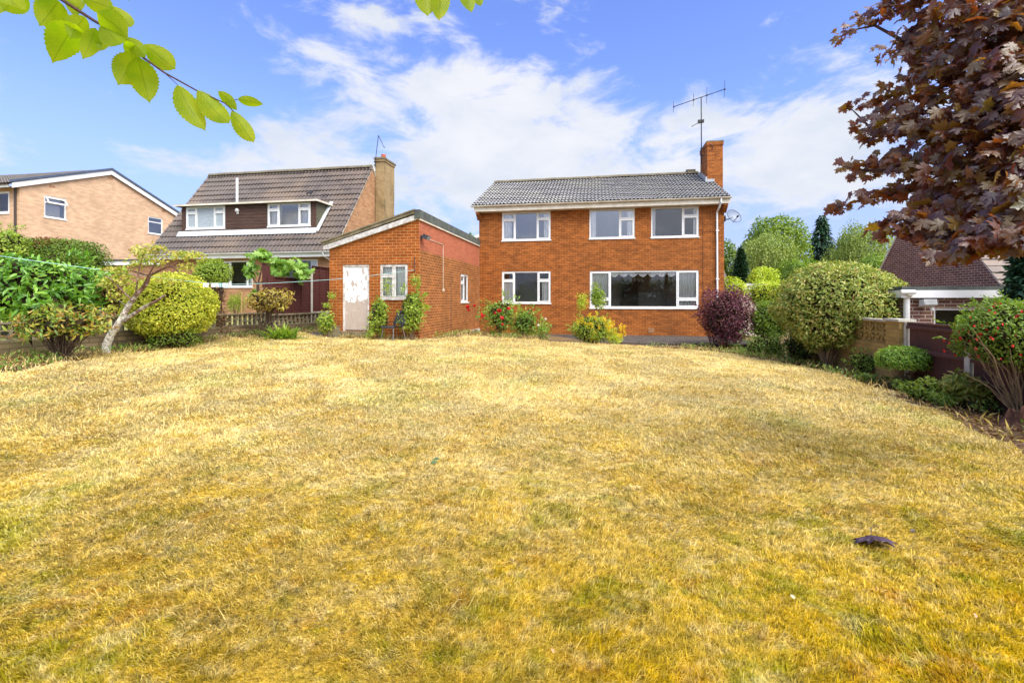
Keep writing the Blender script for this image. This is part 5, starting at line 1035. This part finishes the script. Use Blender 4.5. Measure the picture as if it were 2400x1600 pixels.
def far_plants():
    far_tree('round_tree', 'tall broad dark green tree standing highest behind the round bush', bx(1738, 1899, 500, 655, 40, 2.6), LF['tree_leaf'], 7500, .26, 71, lumps=30)
    far_tree('weeping_birch', 'soft green weeping birch in front of the tallest tree', bx(1733, 1868, 534, 668, 32, 1.9), LF['birch_leaf'], 9000, .17, 72, .45, hang=1.2, depth=.4)
    far_tree('yellow_birch', 'yellowish drooping birch beside the brown brick gable', bx(1928, 2085, 497, 690, 31, 2.2), LF['birch_leaf'], 16000, .16, 73, .45, hang=1.1, depth=.5, amp=.4)
    far_tree('edge_tree', 'dark leafy tree right behind the house corner', bx(1665, 1738, 556, 700, 36, 1.3), LF['hedge_leaf'], 3500, .2, 74)
    far_tree('lime_shrub', 'bright lime green round shrub beyond the garden', bx(1752, 1824, 622, 690, 24, .9), LF['lime_leaf'], 3200, .11, 75, cat='shrub')
    far_tree('green_thicket', 'mid green thicket behind the top of the round bush', bx(1806, 1945, 598, 700, 27, 1.3), LF['mid_leaf'], 5000, .14, 76, cat='shrub', amp=.4)
    far_tree('gable_shrub', 'fresh green shrubs at the foot of the brown brick gable', bx(1985, 2110, 585, 700, 25, 1.2), LF['mid_leaf'], 4500, .13, 77, cat='shrub', amp=.4)
    far_tree('corner_shrub', 'small yellow green shrub showing just right of the downpipe', bx(1688, 1752, 645, 710, 20.5, .6), LF['lime_leaf'], 1600, .10, 78, cat='shrub')
    conifer('spruce', 'slim dark spruce between the round tree and the yellowish birch', 1926, 505, 690, 78, 42, LF['dark_conifer_leaf'], 3600, .42, 79, droop=.4, tiers=11)
    conifer('blue_conifer', 'dense dark blue green cone shaped conifer behind the purple bush', 1736, 582, 690, 34, 26, LF['dark_conifer_leaf'], 5500, .16, 80, droop=-.3, tiers=30)
    conifer('edge_conifer', 'dark green conifer at the right edge under the maple', 2420, 470, 760, 75, 8.4, LF['dark_conifer_leaf'], 5200, .16, 81, droop=.1, group=None, tiers=26)
    far_tree('tub_shrub', 'leafy shrub behind the outbuilding roof', bx(1092, 1112, 545, 590, 40, .6), LF['mid_leaf'], 500, .2, 82, cat='shrub')
far_plants()
def unseen_hedge():  # out of view, added to give the lower panes an even dark reflection
    bush('unseen_hedge', 'added unseen dark hedge behind the camera, there to darken the lower window reflections', 'hedge', (np.array((1.0, -10.5, 1.7)), np.array((13.0, 1.1, 1.75))), LF['hedge_leaf'], 9000, .22, .5, 'd', 60, .15, .2, .3, seed=39, nst=14, sr=.05, e=6, core=.2)
unseen_hedge()
def distant_house():
    x, y = wpt(1690, 34); t = thing('distant_house', 'pale brick house with brown roof glimpsed behind the house corner', 'house', (x, y, 0), -TH)
    b = MB(); b.box(-7, .30, 0, 6, -1, 2.6); b.build('wall', M['brick_tan'], t); b = MB(); b.prism([(-.3, 2.6), (3, 4.7), (6.3, 2.6), (6.3, 2.72), (3, 4.85), (-.35, 2.72)], 0, -7.1, .45); b.build('roof', M['tile_r'], t); b = MB(); b.box(-7, .4, -.33, -.30, 2.50, 2.66); b.build('fascia', M['white'], t)
    x, y = wpt(1745, 23); t = thing('pale_garage', 'low flat roofed garage with white fascia beyond the purple bush', 'garage', (x, y, 0), -TH)
    b = MB(); b.box(-.8, .9, 0, 5, -1, 1.9); b.build('wall', M['cream'], t); b = MB(); b.box(-.9, 1.0, -.12, 5.1, 1.901, 2.18); b.build('fascia', M['white'], t); b = MB(); b.box(-.88, .98, -.10, 5.08, 2.181, 2.22); b.build('roof', M['felt'], t)
    x, y = wpt(1100, 36); t = thing('white_gabled_house', 'white edged roof of a house peeping over the outbuilding parapet', 'house', (x, y, 0), -TH)
    b = MB(); b.prism([(-3.5, -.5), (3.5, -.5), (3.5, 4.4), (.75, 6.1), (-3.5, 4.2)], 1, 0, 5); b.build('wall', M['brick_tan'], t); b = MB(); b.prism([(-3.6, 4.15), (.75, 6.12), (3.6, 4.35), (3.6, 4.55), (.75, 6.35), (-3.6, 4.35)], 1, -.2, 5.2); b.build('roof', M['white'], t)
distant_house()
# ---------------------------------------------------------------- maple overhanging from the right
def maple_mat():
    m, nt, out = mat('maple_leaf'); geo = N(nt, 'ShaderNodeNewGeometry'); a = N(nt, 'ShaderNodeAttribute', attribute_name='rnd').outputs['Fac']
    f = mth(nt, 'ADD', mth(nt, 'MULTIPLY', a, .7), mth(nt, 'MULTIPLY', noise(nt, geo.outputs['Position'], 1.5, 3.0), .45))
    col = cramp(nt, f, [(.15, (.022, .015, .022)), (.45, (.060, .034, .050)), (.70, (.090, .046, .044)), (.86, (.060, .062, .03)), (.97, (.11, .09, .03))])
    bk = cramp(nt, f, [(.2, (.04, .018, .02)), (.55, (.09, .03, .016)), (.9, (.13, .08, .015))])
    p = pbr(nt, out, mixc(nt, geo.outputs['Backfacing'], col, bk), .40, noise(nt, geo.outputs['Position'], 60.0, 3.0), .004, .9)
    t = N(nt, 'ShaderNodeBsdfTranslucent', {0: cramp(nt, f, [(.2, (.34, .06, .015)), (.55, (.60, .17, .015)), (.9, (.58, .32, .015))])})
    nt.links.new(N(nt, 'ShaderNodeMixShader', {0: .30, 1: p.outputs[0], 2: t.outputs[0]}).outputs[0], out.inputs[0]); return m
def maple():
    R = np.random.default_rng(91); base = np.array((5.6, 3.6, 0.0)); base[2] = g1(5.6, 3.6)
    t = thing('purple_maple', 'dark purple leaved maple overhanging from the right edge', 'tree', tuple(base)); m = maple_mat()
    w = lambda px, py, Y: np.array((*wpt(px, Y), zat(py, Y)))
    E = [(1985, 72, 30, 22, 4.7), (2035, 38, 45, 26, 4.6), (2090, 12, 45, 26, 4.5), (2150, -20, 70, 40, 4.3), (2075, 122, 34, 18, 4.7), (2110, 108, 30, 22, 4.5), (2170, 70, 70, 62, 4.3), (2255, 60, 85, 80, 3.9), (2355, 80, 90, 90, 3.6), (2150, 150, 60, 42, 4.3), (2235, 170, 90, 66, 3.9), (2345, 190, 95, 80, 3.5),
         (1996, 246, 14, 10, 4.8), (2050, 238, 42, 20, 4.7), (2110, 225, 60, 36, 4.4), (2035, 298, 38, 40, 4.6), (2092, 300, 62, 46, 4.4), (2180, 280, 85, 60, 4.0), (2290, 290, 95, 76, 3.6), (2390, 285, 80, 85, 3.3), (1982, 388, 18, 20, 4.8), (2020, 402, 38, 28, 4.6), (2080, 385, 58, 36, 4.4), (2165, 370, 78, 48, 4.0), (2265, 390, 92, 66, 3.6), (2375, 390, 85, 80, 3.2),
         (1964, 487, 18, 18, 4.6), (2008, 470, 40, 18, 4.5), (2070, 455, 52, 16, 4.3), (2140, 440, 54, 26, 4.1), (2205, 470, 62, 44, 3.8), (2305, 480, 90, 56, 3.4), (2395, 480, 70, 66, 3.0), (2062, 540, 34, 28, 3.7), (2112, 512, 34, 20, 3.6), (2175, 540, 54, 36, 3.5), (2245, 560, 70, 42, 3.3), (2330, 555, 70, 44, 3.0), (2225, 596, 48, 16, 3.2), (2295, 584, 50, 18, 3.1), (2380, 560, 50, 40, 2.9),
         (2480, 60, 90, 110, 3.4), (2500, 250, 90, 100, 3.2), (2500, 420, 90, 90, 3.1), (2600, 150, 110, 160, 3.3), (2620, 400, 110, 140, 3.2), (2300, -90, 150, 90, 4.0), (2500, -110, 150, 100, 3.6)]
    PP, DD, SS = [], [], []
    for px, py, rx, rz, Y in E:
        c = w(px, py, Y); r = np.array((rx/F*Y, max(.16, .5*rx/F*Y+.12), rz/F*Y)); n = int(7+rx*rz/52)
        d = rdir(R, n); P = c+d*r*R.random((n, 1))**.4; PP.append(P); DD.append(d); SS.append(np.full(n, .75 if rx < 46 else 1.0))
    P = np.concatenate(PP); d = np.concatenate(DD); s = np.concatenate(SS); k = len(P)
    out = unit(np.array([-.75, -.15, 0])+R.normal(0, .55, (k, 3))); A = unit(out*.75+np.array([0, 0, -.62])+R.normal(0, .2, (k, 3)))
    nm = unit(np.array([-.42, -.55, .72])+R.normal(0, .58, (k, 3)))
    L = .122*s*R.uniform(.5, 1.2, k); leaves('foliage', P-A*(L*.4)[:, None], A, nm, L, L*R.uniform(.85, 1.05, k), 'm', m, t, base, R)
    tr = MB(); tr.tube([base-(0, 0, .2), base+(.02, 0, 1.0), base+(-.05, .1, 2.2), base+(.05, .2, 4.0), base+(.2, .3, 5.5)], [.2, .17, .14, .09, .04], 10); tr.build('trunk', M['bark'], t, off=base)
    br = MB(); o = base+(-.03, .1, 2.0)
    for q in [[(2480, 330, 3.5), (2330, 230, 3.8), (2180, 130, 4.3), (2050, 60, 4.6), (1980, 75, 4.7)], [(2480, 330, 3.4), (2300, 330, 3.6), (2150, 320, 4.2), (2040, 300, 4.6), (1990, 250, 4.75)], [(2480, 400, 3.3), (2300, 420, 3.6), (2150, 400, 4.1), (2030, 400, 4.5), (1975, 390, 4.7)],
              [(2480, 450, 3.2), (2300, 470, 3.5), (2150, 445, 4.1), (2030, 465, 4.5), (1960, 488, 4.6)], [(2480, 500, 3.1), (2330, 530, 3.1), (2200, 540, 3.4), (2110, 512, 3.6), (2040, 525, 3.75)], [(2480, 300, 3.4), (2400, 120, 3.7), (2300, 20, 3.9), (2180, -30, 4.2)]]:
        pts = [o]+[w(*a) for a in q]; br.tube(pts, list(np.linspace(.05, .004, len(pts))), 6)
    br.build('branches', plain('dark_purple_twig', (.07, .035, .035), (.04, .02, .02), 14, .8), t, off=base)
maple()
# ---------------------------------------------------------------- green tree above the viewer, with the sprays that hang into the picture
def green_leaf_mat():
    m, nt, out = mat('fresh_green_leaf'); uv = N(nt, 'ShaderNodeUVMap').outputs[0]; sp = N(nt, 'ShaderNodeSeparateXYZ', {0: uv}); s, q = sp.outputs[0], sp.outputs[1]
    aq = mth(nt, 'ABSOLUTE', q); v = mth(nt, 'ABSOLUTE', mth(nt, 'SUBTRACT', mth(nt, 'FRACT', mth(nt, 'MULTIPLY', mth(nt, 'SUBTRACT', s, mth(nt, 'MULTIPLY', aq, .28)), 11.0)), .5))
    vein = mth(nt, 'MAXIMUM', mth(nt, 'MULTIPLY', rampf(nt, v, .09, .0), .45), rampf(nt, aq, .045, .015))
    p = N(nt, 'ShaderNodeNewGeometry').outputs['Position']; n = noise(nt, p, 26.0, 4.0)
    c = mixc(nt, rampf(nt, n, .35, .65), (.20, .32, .012), (.29, .39, .014)); c = mixc(nt, mth(nt, 'MULTIPLY', vein, .6), c, (.08, .13, .01))
    t_ = mixc(nt, rampf(nt, n, .35, .65), (.44, .66, .006), (.66, .80, .010)); t_ = mixc(nt, mth(nt, 'MULTIPLY', vein, .55), t_, (.24, .32, .01))
    b = pbr(nt, out, c, .45, v, .0006, .35); t = N(nt, 'ShaderNodeBsdfTranslucent', {0: t_})
    nt.links.new(N(nt, 'ShaderNodeMixShader', {0: .66, 1: b.outputs[0], 2: t.outputs[0]}).outputs[0], out.inputs[0]); return m
def green_tree():
    R = np.random.default_rng(95); base = np.array((-2.6, -3.4, 0.0)); t = thing('green_leaved_tree', 'bright green toothed leaves hanging on a thin twig at the top left', 'tree', tuple(base)); gm = green_leaf_mat()
    w = lambda px, py, Y: np.array((*wpt(px, Y), zat(py, Y)))
    def leaf(mb, b, tip, wid, Y, tilt, dy):
        B = w(*b, Y); T = w(*tip, Y+dy); A = T-B; L = np.linalg.norm(A); A /= L; view = unit(B-np.array((0, 0, CZ))); S_ = unit(np.cross(A, view)); Nn = np.cross(S_, A); S_ = unit(S_*math.cos(tilt)+Nn*math.sin(tilt)); Nn = np.cross(S_, A)
        hw = wid/2/F*Y*1.0; ns = 26; rows = []; uvs = []
        for i in range(ns+1):
            s = i/ns; ww = hw*1.04*(math.sin(PI*min(1, s**.80))**.80*(1-.12*s) if s < .84 else math.sin(PI*.84**.80)**.80*(1-.12*.84)*((1-s)/.16)**1.35); ww *= 1+(.07 if i % 2 else -.05) if 1 < i < ns else 1
            c = B+A*L*s+Nn*(.10*L*math.sin(s*PI)-.05*L*s); rows.append([c+S_*(ww*j/3)+Nn*(abs(j)/3*ww*.28) for j in range(-3, 4)]); uvs.append([(s, j/3) for j in range(-3, 4)])
        mb.grid(rows, uvs)
    mb = MB()
    for b, tp, wd_ in [((60, -15), (5, 26), 62), ((138, 2), (92, 62), 62), ((178, 58), (122, 147), 72), ((224, 66), (194, 141), 38), ((236, 58), (287, 109), 52), ((150, -4), (197, 27), 40), ((190, -6), (272, 22), 44), ((228, 28), (303, 90), 58), ((262, 14), (311, 68), 40), ((338, 104), (415, 166), 50), ((294, 88), (344, 137), 34),
                       ((320, 126), (276, 201), 64), ((322, 134), (351, 243), 62), ((416, 199), (482, 311), 54), ((463, 211), (541, 296), 50), ((511, 214), (558, 260), 26), ((543, 259), (598, 339), 38), ((557, 233), (619, 245), 24), ((-40, -30), (-10, 40), 70), ((90, -70), (60, -5), 60), ((330, -60), (300, 2), 40), ((200, 40), (163, 92), 44), ((110, -10), (128, 40), 46), ((250, 70), (232, 122), 30), ((300, 96), (312, 150), 30), ((20, -40), (38, 24), 52)]:
        leaf(mb, b, tp, wd_, .80+R.uniform(-.03, .03), R.uniform(-.35, .35), R.uniform(-.03, .03))
    for b, tp, wd_ in [((993, -62), (1002, 43), 52), ((1028, -55), (1030, 54), 46), ((1090, -50), (1105, 33), 40), ((1108, -40), (1129, 19), 24), ((1060, -110), (1070, -20), 44)]:
        leaf(mb, b, tp, wd_, .86+R.uniform(-.02, .02), R.uniform(-.3, .3), R.uniform(-.03, .03))
    mb.build('hanging_leaves', gm, t, off=base, weld=True)
    tw = MB(); lo = np.array((-.9, -.9, 2.75))
    def twig(pts, r0, r1): tw.tube(pts, list(np.linspace(r0, r1, len(pts))), 6)
    P = [w(145, 0, .80), w(222, 50, .80), w(290, 88, .80), w(325, 128, .80), w(386, 171, .80), w(460, 212, .80), w(527, 242, .80), w(548, 262, .80)]
    twig([lo, np.array((-.82, .2, 2.4)), w(40, -90, .80)]+P, .004, .0007); twig([w(386, 171, .8), w(416, 199, .8)], .0009, .0006); twig([w(527, 242, .8), w(557, 233, .8)], .0008, .0006)
    twig([lo, np.array((-.35, .3, 2.5)), w(900, -160, .86), w(1050, -120, .86), w(1110, -60, .86)], .006, .001)
    for a, b in (((1000, -135), (993, -62)), ((1040, -122), (1028, -55)), ((1080, -95), (1090, -50))): twig([w(*a, .86), w(*b, .86)], .001, .0008)
    tw.build('twigs', plain('thin_dark_twig', (.10, .05, .03), (.06, .03, .02), 30, .8), t, off=base)
    tr = MB(); tr.tube([base-(0, 0, .2), base+(0, .1, 1.2), base+(.2, .2, 2.6), base+(.4, .3, 4.6)], [.17, .14, .11, .05], 10); tr.tube([base+(.2, .2, 2.4), base+(.9, 1.4, 2.7), lo], [.06, .03, .008], 7); tr.tube([base+(.2, .2, 2.6), base+(1.9, .4, 3.6), base+(3.2, .8, 4.2)], [.07, .05, .02], 7); tr.build('trunk', M['bark'], t, off=base)
    P, d, g = crown_pts(R, 4200, base+np.array((1.9, .2, 4.6)), (3.6, 2.6, 1.9), 30, .35, .35, .6, -1); k = len(P); nm = unit(d*.4+R.normal(0, .5, (k, 3))+np.array([0, 0, .5])); leaves('crown', P, unit(np.cross(nm, rdir(R, k))), nm, .12*R.uniform(.7, 1.3, k), .075, 'o', LF['lime_leaf'], t, base, R)
green_tree()
# ---------------------------------------------------------------- small things
def chair():
    x, y = wpt(922, 12.72); t = thing('plastic_chair', 'dark grey plastic chair with metal legs beside the outbuilding corner', 'chair', (x, y, g1(x, y)+.02), -.55)
    s = MB(); P = [[(-.23+.46*i/8, -.24+.42*j/6, .43-.02*math.sin(i/8*PI)-.02*math.sin(j/6*PI)-(.03*(1-j/1) if j < 1 else 0)) for j in range(7)] for i in range(9)]; s.grid(P); P2 = [[(p[0], p[1], p[2]-.016) for p in r] for r in P]; s.grid([r[::-1] for r in P2])
    s.box(-.23, .23, -.245, -.238, .375, .402); s.build('seat', M['dark'], t)
    b = MB(); P = [[((-.225+.45*i/8)*(1-.10*j/6), .20+.17*j/6-.03*math.cos((i/8-.5)*PI), .47+.36*j/6) for j in range(7)] for i in range(9)]; b.grid(P); b.grid([[(p[0], p[1]+.014, p[2]) for p in r][::-1] for r in P])
    for sx in (-.14, .14): b.box(sx-.03, sx+.03, .165, .185, .40, .50)
    b.build('backrest', M['dark'], t)
    for sx, sy, ex, ey in ((-.19, -.18, -.23, -.24), (.19, -.18, .23, -.24), (-.19, .15, -.23, .24), (.19, .15, .23, .24)):
        l = MB(); l.tube([(sx, sy, .405), (ex, ey, -.02)], .011, 8); l.build('leg', M['chairleg'], t)
M['chairleg'] = plain('dull_steel', (.3, .3, .3), (.2, .2, .2), 8, .35, .002, .5, .7)
chair()
def block():
    p = ext_pt(-2.5, -.28, 0); t = thing('concrete_block', 'mossy ribbed concrete block standing left of the door step', 'block', (p[0], p[1], g1(p[0], p[1])), -TH-.1)
    b = MB(); b.prism([(-.11, -.12), (.11, -.12), (.11, .12), (-.11, .12)], 2, -.05, .34)
    for k in range(4): b.prism([(-.095+k*.052, -.132), (-.062+k*.052, -.132), (-.062+k*.052, -.121), (-.095+k*.052, -.121)], 2, -.05, .32)
    b.build('body', M['concrete_old'], t); c = MB(); c.prism([(-.12, -.14), (.12, -.14), (.12, .13), (-.12, .13)], 2, .341, .36); c.build('top', M['concrete_old'], t)
block()
def washing_line():
    H = np.array(ext_pt(-.135, -.055, 2.27)); Lf = np.array((-10.9, 8.4))
    def at(px, py):
        a = (px-CX)/F; d = Lf-H[:2]; s = (a*H[1]-H[0])/(d[0]-a*d[1]); q = H[:2]+d*s; return np.array((q[0], q[1], zat(py, q[1])))
    pts = [H]+[at(*p) for p in ((930, 638), (862, 647), (780, 655), (700, 660), (625, 664), (556, 666), (505, 666), (452, 660), (400, 654), (346, 647), (280, 638), (210, 629), (130, 618), (56, 608), (0, 600), (-80, 590))]
    m = MB(); m.tube(pts, .005, 6); o = m.build('washing_line', M['cord']); tag(o, 'pale blue plastic washing line sagging from the outbuilding to the left edge', 'washing line')
    e = pts[-1]; pb = g1(e[0], e[1]); t = thing('line_post', 'wooden post carrying the left end of the washing line', 'post', (e[0], e[1], pb)); p = MB(); p.prism([(-.05, -.05), (.05, -.05), (.05, .05), (-.05, .05)], 2, -.2, e[2]-pb+.12); p.build('shaft', M['stake'], t); h = MB(); h.tube([(0, 0, e[2]-pb), (.09, 0, e[2]-pb), (.09, 0, e[2]-pb+.05)], .008, 5); h.build('hook', M['blackmetal'], t)
    cols = [plain('white_plastic_peg', (.8, .8, .8), (.7, .72, .72), 5, .4), plain('pale_blue_plastic_peg', (.45, .62, .68), (.4, .56, .62), 5, .4)]; pro = []
    for c in cols:
        b = MB()
        for s in (-1, 1): b.prism([(s*.004, -.085), (s*.012, -.09), (s*.013, -.03), (s*.010, .0), (s*.016, .028), (s*.009, .03), (s*.002, -.01)][::s], 1, -.008, .008)
        me = b.build('clothes_peg', c); pro.append(me)
    n = [0, 0]; R = np.random.default_rng(4)
    for px in [478, 481, 485, 488, 496, 498.5, 501, 504, 507, 510, 513, 516, 521, 524, 527, 530, 533.5]:
        k = int(R.random() < .4) if px < 519 else int(R.random() < .75); q = at(px, 666-(.25*(505-px)/20 if px < 505 else 0)); o = pro[k]
        if n[k]: o = o.copy(); COL.objects.link(o)
        n[k] += 1; o.location = q+(0, 0, .004); o.rotation_euler = (R.normal(0, .12), R.normal(0, .12), R.normal(1.2, .35)); o.scale = (.9, 1.2, .85)
        tag(o, ('white', 'pale blue')[k]+' plastic clothes peg clipped on the washing line between the two left shrubs', 'clothes peg', 'clothes pegs on the washing line')
washing_line()
def fallen_leaf():
    m, nt, out = mat('dark_purple_dry_leaf'); pbr(nt, out, (.05, .024, .04), .35, noise(nt, N(nt, 'ShaderNodeTexCoord').outputs['Object'], 60.0, 4.0), .003, .6)
    Y = 1100*1.42/585; x, y = wpt(2048, Y); z = g1(x, y)+.055; t = thing('fallen_leaf', 'curled dark purple maple leaf lying on the lawn at lower right', 'leaf', (x, y, z))
    T, tr = TPL['m']; v = T.copy(); n = 6; me = bpy.data.meshes.new('blade')
    V_ = []; 
    X, Y_ = v[:, 0]-.3, v[:, 1]; V_ = np.c_[Y_*.18, X*.15, .05-.42*np.abs(Y_*.18)+.03*np.cos(X*6)*np.abs(Y_)-.02*np.abs(X)+.010*np.sin(Y_*15+X*4)]
    o = link('blade', np_mesh('blade', V_, tr), t, [m]); o.rotation_euler = (.30, .14, 2.7); sd = o.modifiers.new('thick', 'SOLIDIFY'); sd.thickness = .002; ss = o.modifiers.new('sub', 'SUBSURF'); ss.subdivision_type = 'SIMPLE'; ss.levels = ss.render_levels = 1
    s = MB(); s.tube([(.0, .02, .04), (.04, .07, .065), (.085, .10, .065), (.115, .11, .04)], .0016, 5); s.build('stalk', m, t)
    R = np.random.default_rng(12)
    for px, py, lab, c in ((1014, 1102, 'small dark green dock leaf in the middle of the lawn', (.05, .10, .035)), (2140, 1252, 'tiny dark dry leaf to the right behind the curled one', (.05, .03, .02)), (1860, 1424, 'small pale dry leaf near the bottom right of the lawn', (.55, .45, .3)), (1300, 1560, 'tan dry leaf near the bottom centre of the lawn', (.5, .25, .12)), (2283, 1452, 'small salmon coloured dry leaf at the lower right', (.6, .25, .14))):
        Y = 1100*1.42/(py-700); x, y = wpt(px, Y); z = g1(x, y)+.07; w_ = (17 if px == 1014 else 14)/F*Y; P = np.array([(0, 0, 0)]*(3 if px == 1014 else 1), float)+R.normal(0, w_*.3, (3 if px == 1014 else 1, 3)); k = len(P)
        mm, nt, out = mat('small_leaf_'+str(px)); pbr(nt, out, c, .5); q = leaves('small_leaf', P, R.normal(0, 1, (k, 3))*np.array([1, 1, .3]), np.tile([0, -.5, 1.], (k, 1))+R.normal(0, .3, (k, 3)), w_, w_*.6, 'o', mm, None, (0, 0, 0), R); q.location = (x, y, z); tag(q, lab, 'leaf')
fallen_leaf()
def tub():
    x, y = wpt(232, 13.2); z = g1(x, y); t = thing('turquoise_tub', 'turquoise plastic tub on the neighbouring grass behind the leaning tree', 'tub', (x, y, zat(722, 13.2)-.02))
    b = MB(); P = [[(math.cos(a)*r, math.sin(a)*r, h) for a in np.linspace(0, 2*PI, 25)] for r, h in ((.0, .0), (.20, .0), (.24, .22), (.26, .23), (.235, .22), (.19, .03), (0, .03))]; b.grid([q[::-1] for q in P]); b.build('bowl', M['turq'], t)
    h = MB(); h.tube([(math.cos(a)*.27, math.sin(a)*.27, .215) for a in np.linspace(0, 2*PI, 25)], .012, 6, cap=False); h.build('rim', M['turq'], t)
tub()
def ceiling_lamp():
    p = house_pt(6.68, 1.3, 2.30); t = thing('ceiling_lamp', 'white petalled ceiling lamp seen through the wide picture window', 'lamp', p, -TH)
    b = MB()
    for k in range(10):
        a = k*PI/5; b.face([(math.cos(a-.25)*.05, math.sin(a-.25)*.05, .10), (math.cos(a+.25)*.05, math.sin(a+.25)*.05, .10), (math.cos(a+.18)*.26, math.sin(a+.18)*.26, -.02), (math.cos(a)*.30, math.sin(a)*.30, -.14), (math.cos(a-.18)*.26, math.sin(a-.18)*.26, -.02)])
    b.build('shade', M['white'], t); c = MB(); c.tube([(0, 0, .1), (0, 0, .52)], .01, 6); c.build('cord', M['white'], t)
ceiling_lamp()
# ---------------------------------------------------------------- loose ground stuff
def scatter(name, label, cat, n, regions, m, Lr, wd, tpl, flat, seed, dz=.01, clump=0.0):
    R = np.random.default_rng(seed); P = []
    for (poly, k) in regions:
        poly = np.array(poly, float); lo, hi = poly.min(0), poly.max(0); q = R.uniform(lo, hi, (int(n*k*3), 2)); q = q[inpoly(q[:, 0], q[:, 1], poly)]
        if clump: q = q[fbm(q[:, 0]*1.6, q[:, 1]*1.6, seed, 3) > clump]
        P.append(q[:int(n*k)])
    q = np.concatenate(P); k = len(q); z = gz(q[:, 0], q[:, 1])+R.uniform(.3, 1, k)*dz; nm = unit(np.array([0, 0, 1.])+R.normal(0, flat, (k, 3))); A = unit(np.cross(nm, rdir(R, k))+np.array([0, 0, flat*.5]))
    o = leaves(name, np.c_[q, z], A, nm, R.uniform(*Lr, k), R.uniform(*Lr, k)*wd, tpl, m, None, (0, 0, 0), R); tag(o, label, cat, kind='stuff'); return o
LB = [(-7.6, 6.5), (-10.2, 7.3), (-6.8, 16.3), (-5.7, 16.1), (-6.5, 14.8), (-7.4, 13.4), (-7.9, 11), (-8.0, 9)]
RB = [(6.9, 7.8), (8.0, 14), (8.9, 17.5), (6.0, 15.2), (4.2, 15), (5.9, 12.8), (6.3, 10.5), (6.2, 9), (5.4, 5.9), (4.9, 4.5), (6.3, 4.3)]
HB = [(-2.4, 13.7), (-1.2, 14.9), (1.2, 15.2), (1.2, 17.4), (-1.6, 18.2)]
XB = [(-5.4, 13.6), (-2.7, 12.95), (-2.6, 13.25), (-5.4, 13.75)]
scatter('leaf_litter', 'brown dead leaf litter on the soil of the borders', 'leaf litter', 20000, [(LB, .5), (RB, .45), (HB, .12), (XB, .04)], LF['dead_leaf'], (.03, .08), .5, 'd', .35, 101, .03)
scatter('ground_weeds', 'low green weeds and ground cover in the borders', 'weeds', 10000, [(LB, .35), (RB, .55), (HB, .15), ([(5.6, 5.8), (6.7, 7.2), (7.0, 8.2), (6.3, 8.6), (6.1, 7.5)], .25)], LF['weed_leaf'], (.03, .09), .5, 'd', .8, 102, .17, .45)
scatter('dry_stalks', 'dry straw and stalks along the edges of the lawn', 'dry stalks', 7000, [(LB, .3), (RB, .2), (HB, .15), (XB, .1)], M['grass'], (.06, .2), .05, 'd', 1.2, 103, .05)
sheet('neighbour_lawn', np.arange(-26, -6.9, .5), np.arange(7.5, 17.6, .5), .03, plain('neighbour_grass', (.26, .27, .07), (.36, .32, .12), 1.5, .9, .02), lambda x, y: (x < -6.9+(y-16.3)*.385-.35))
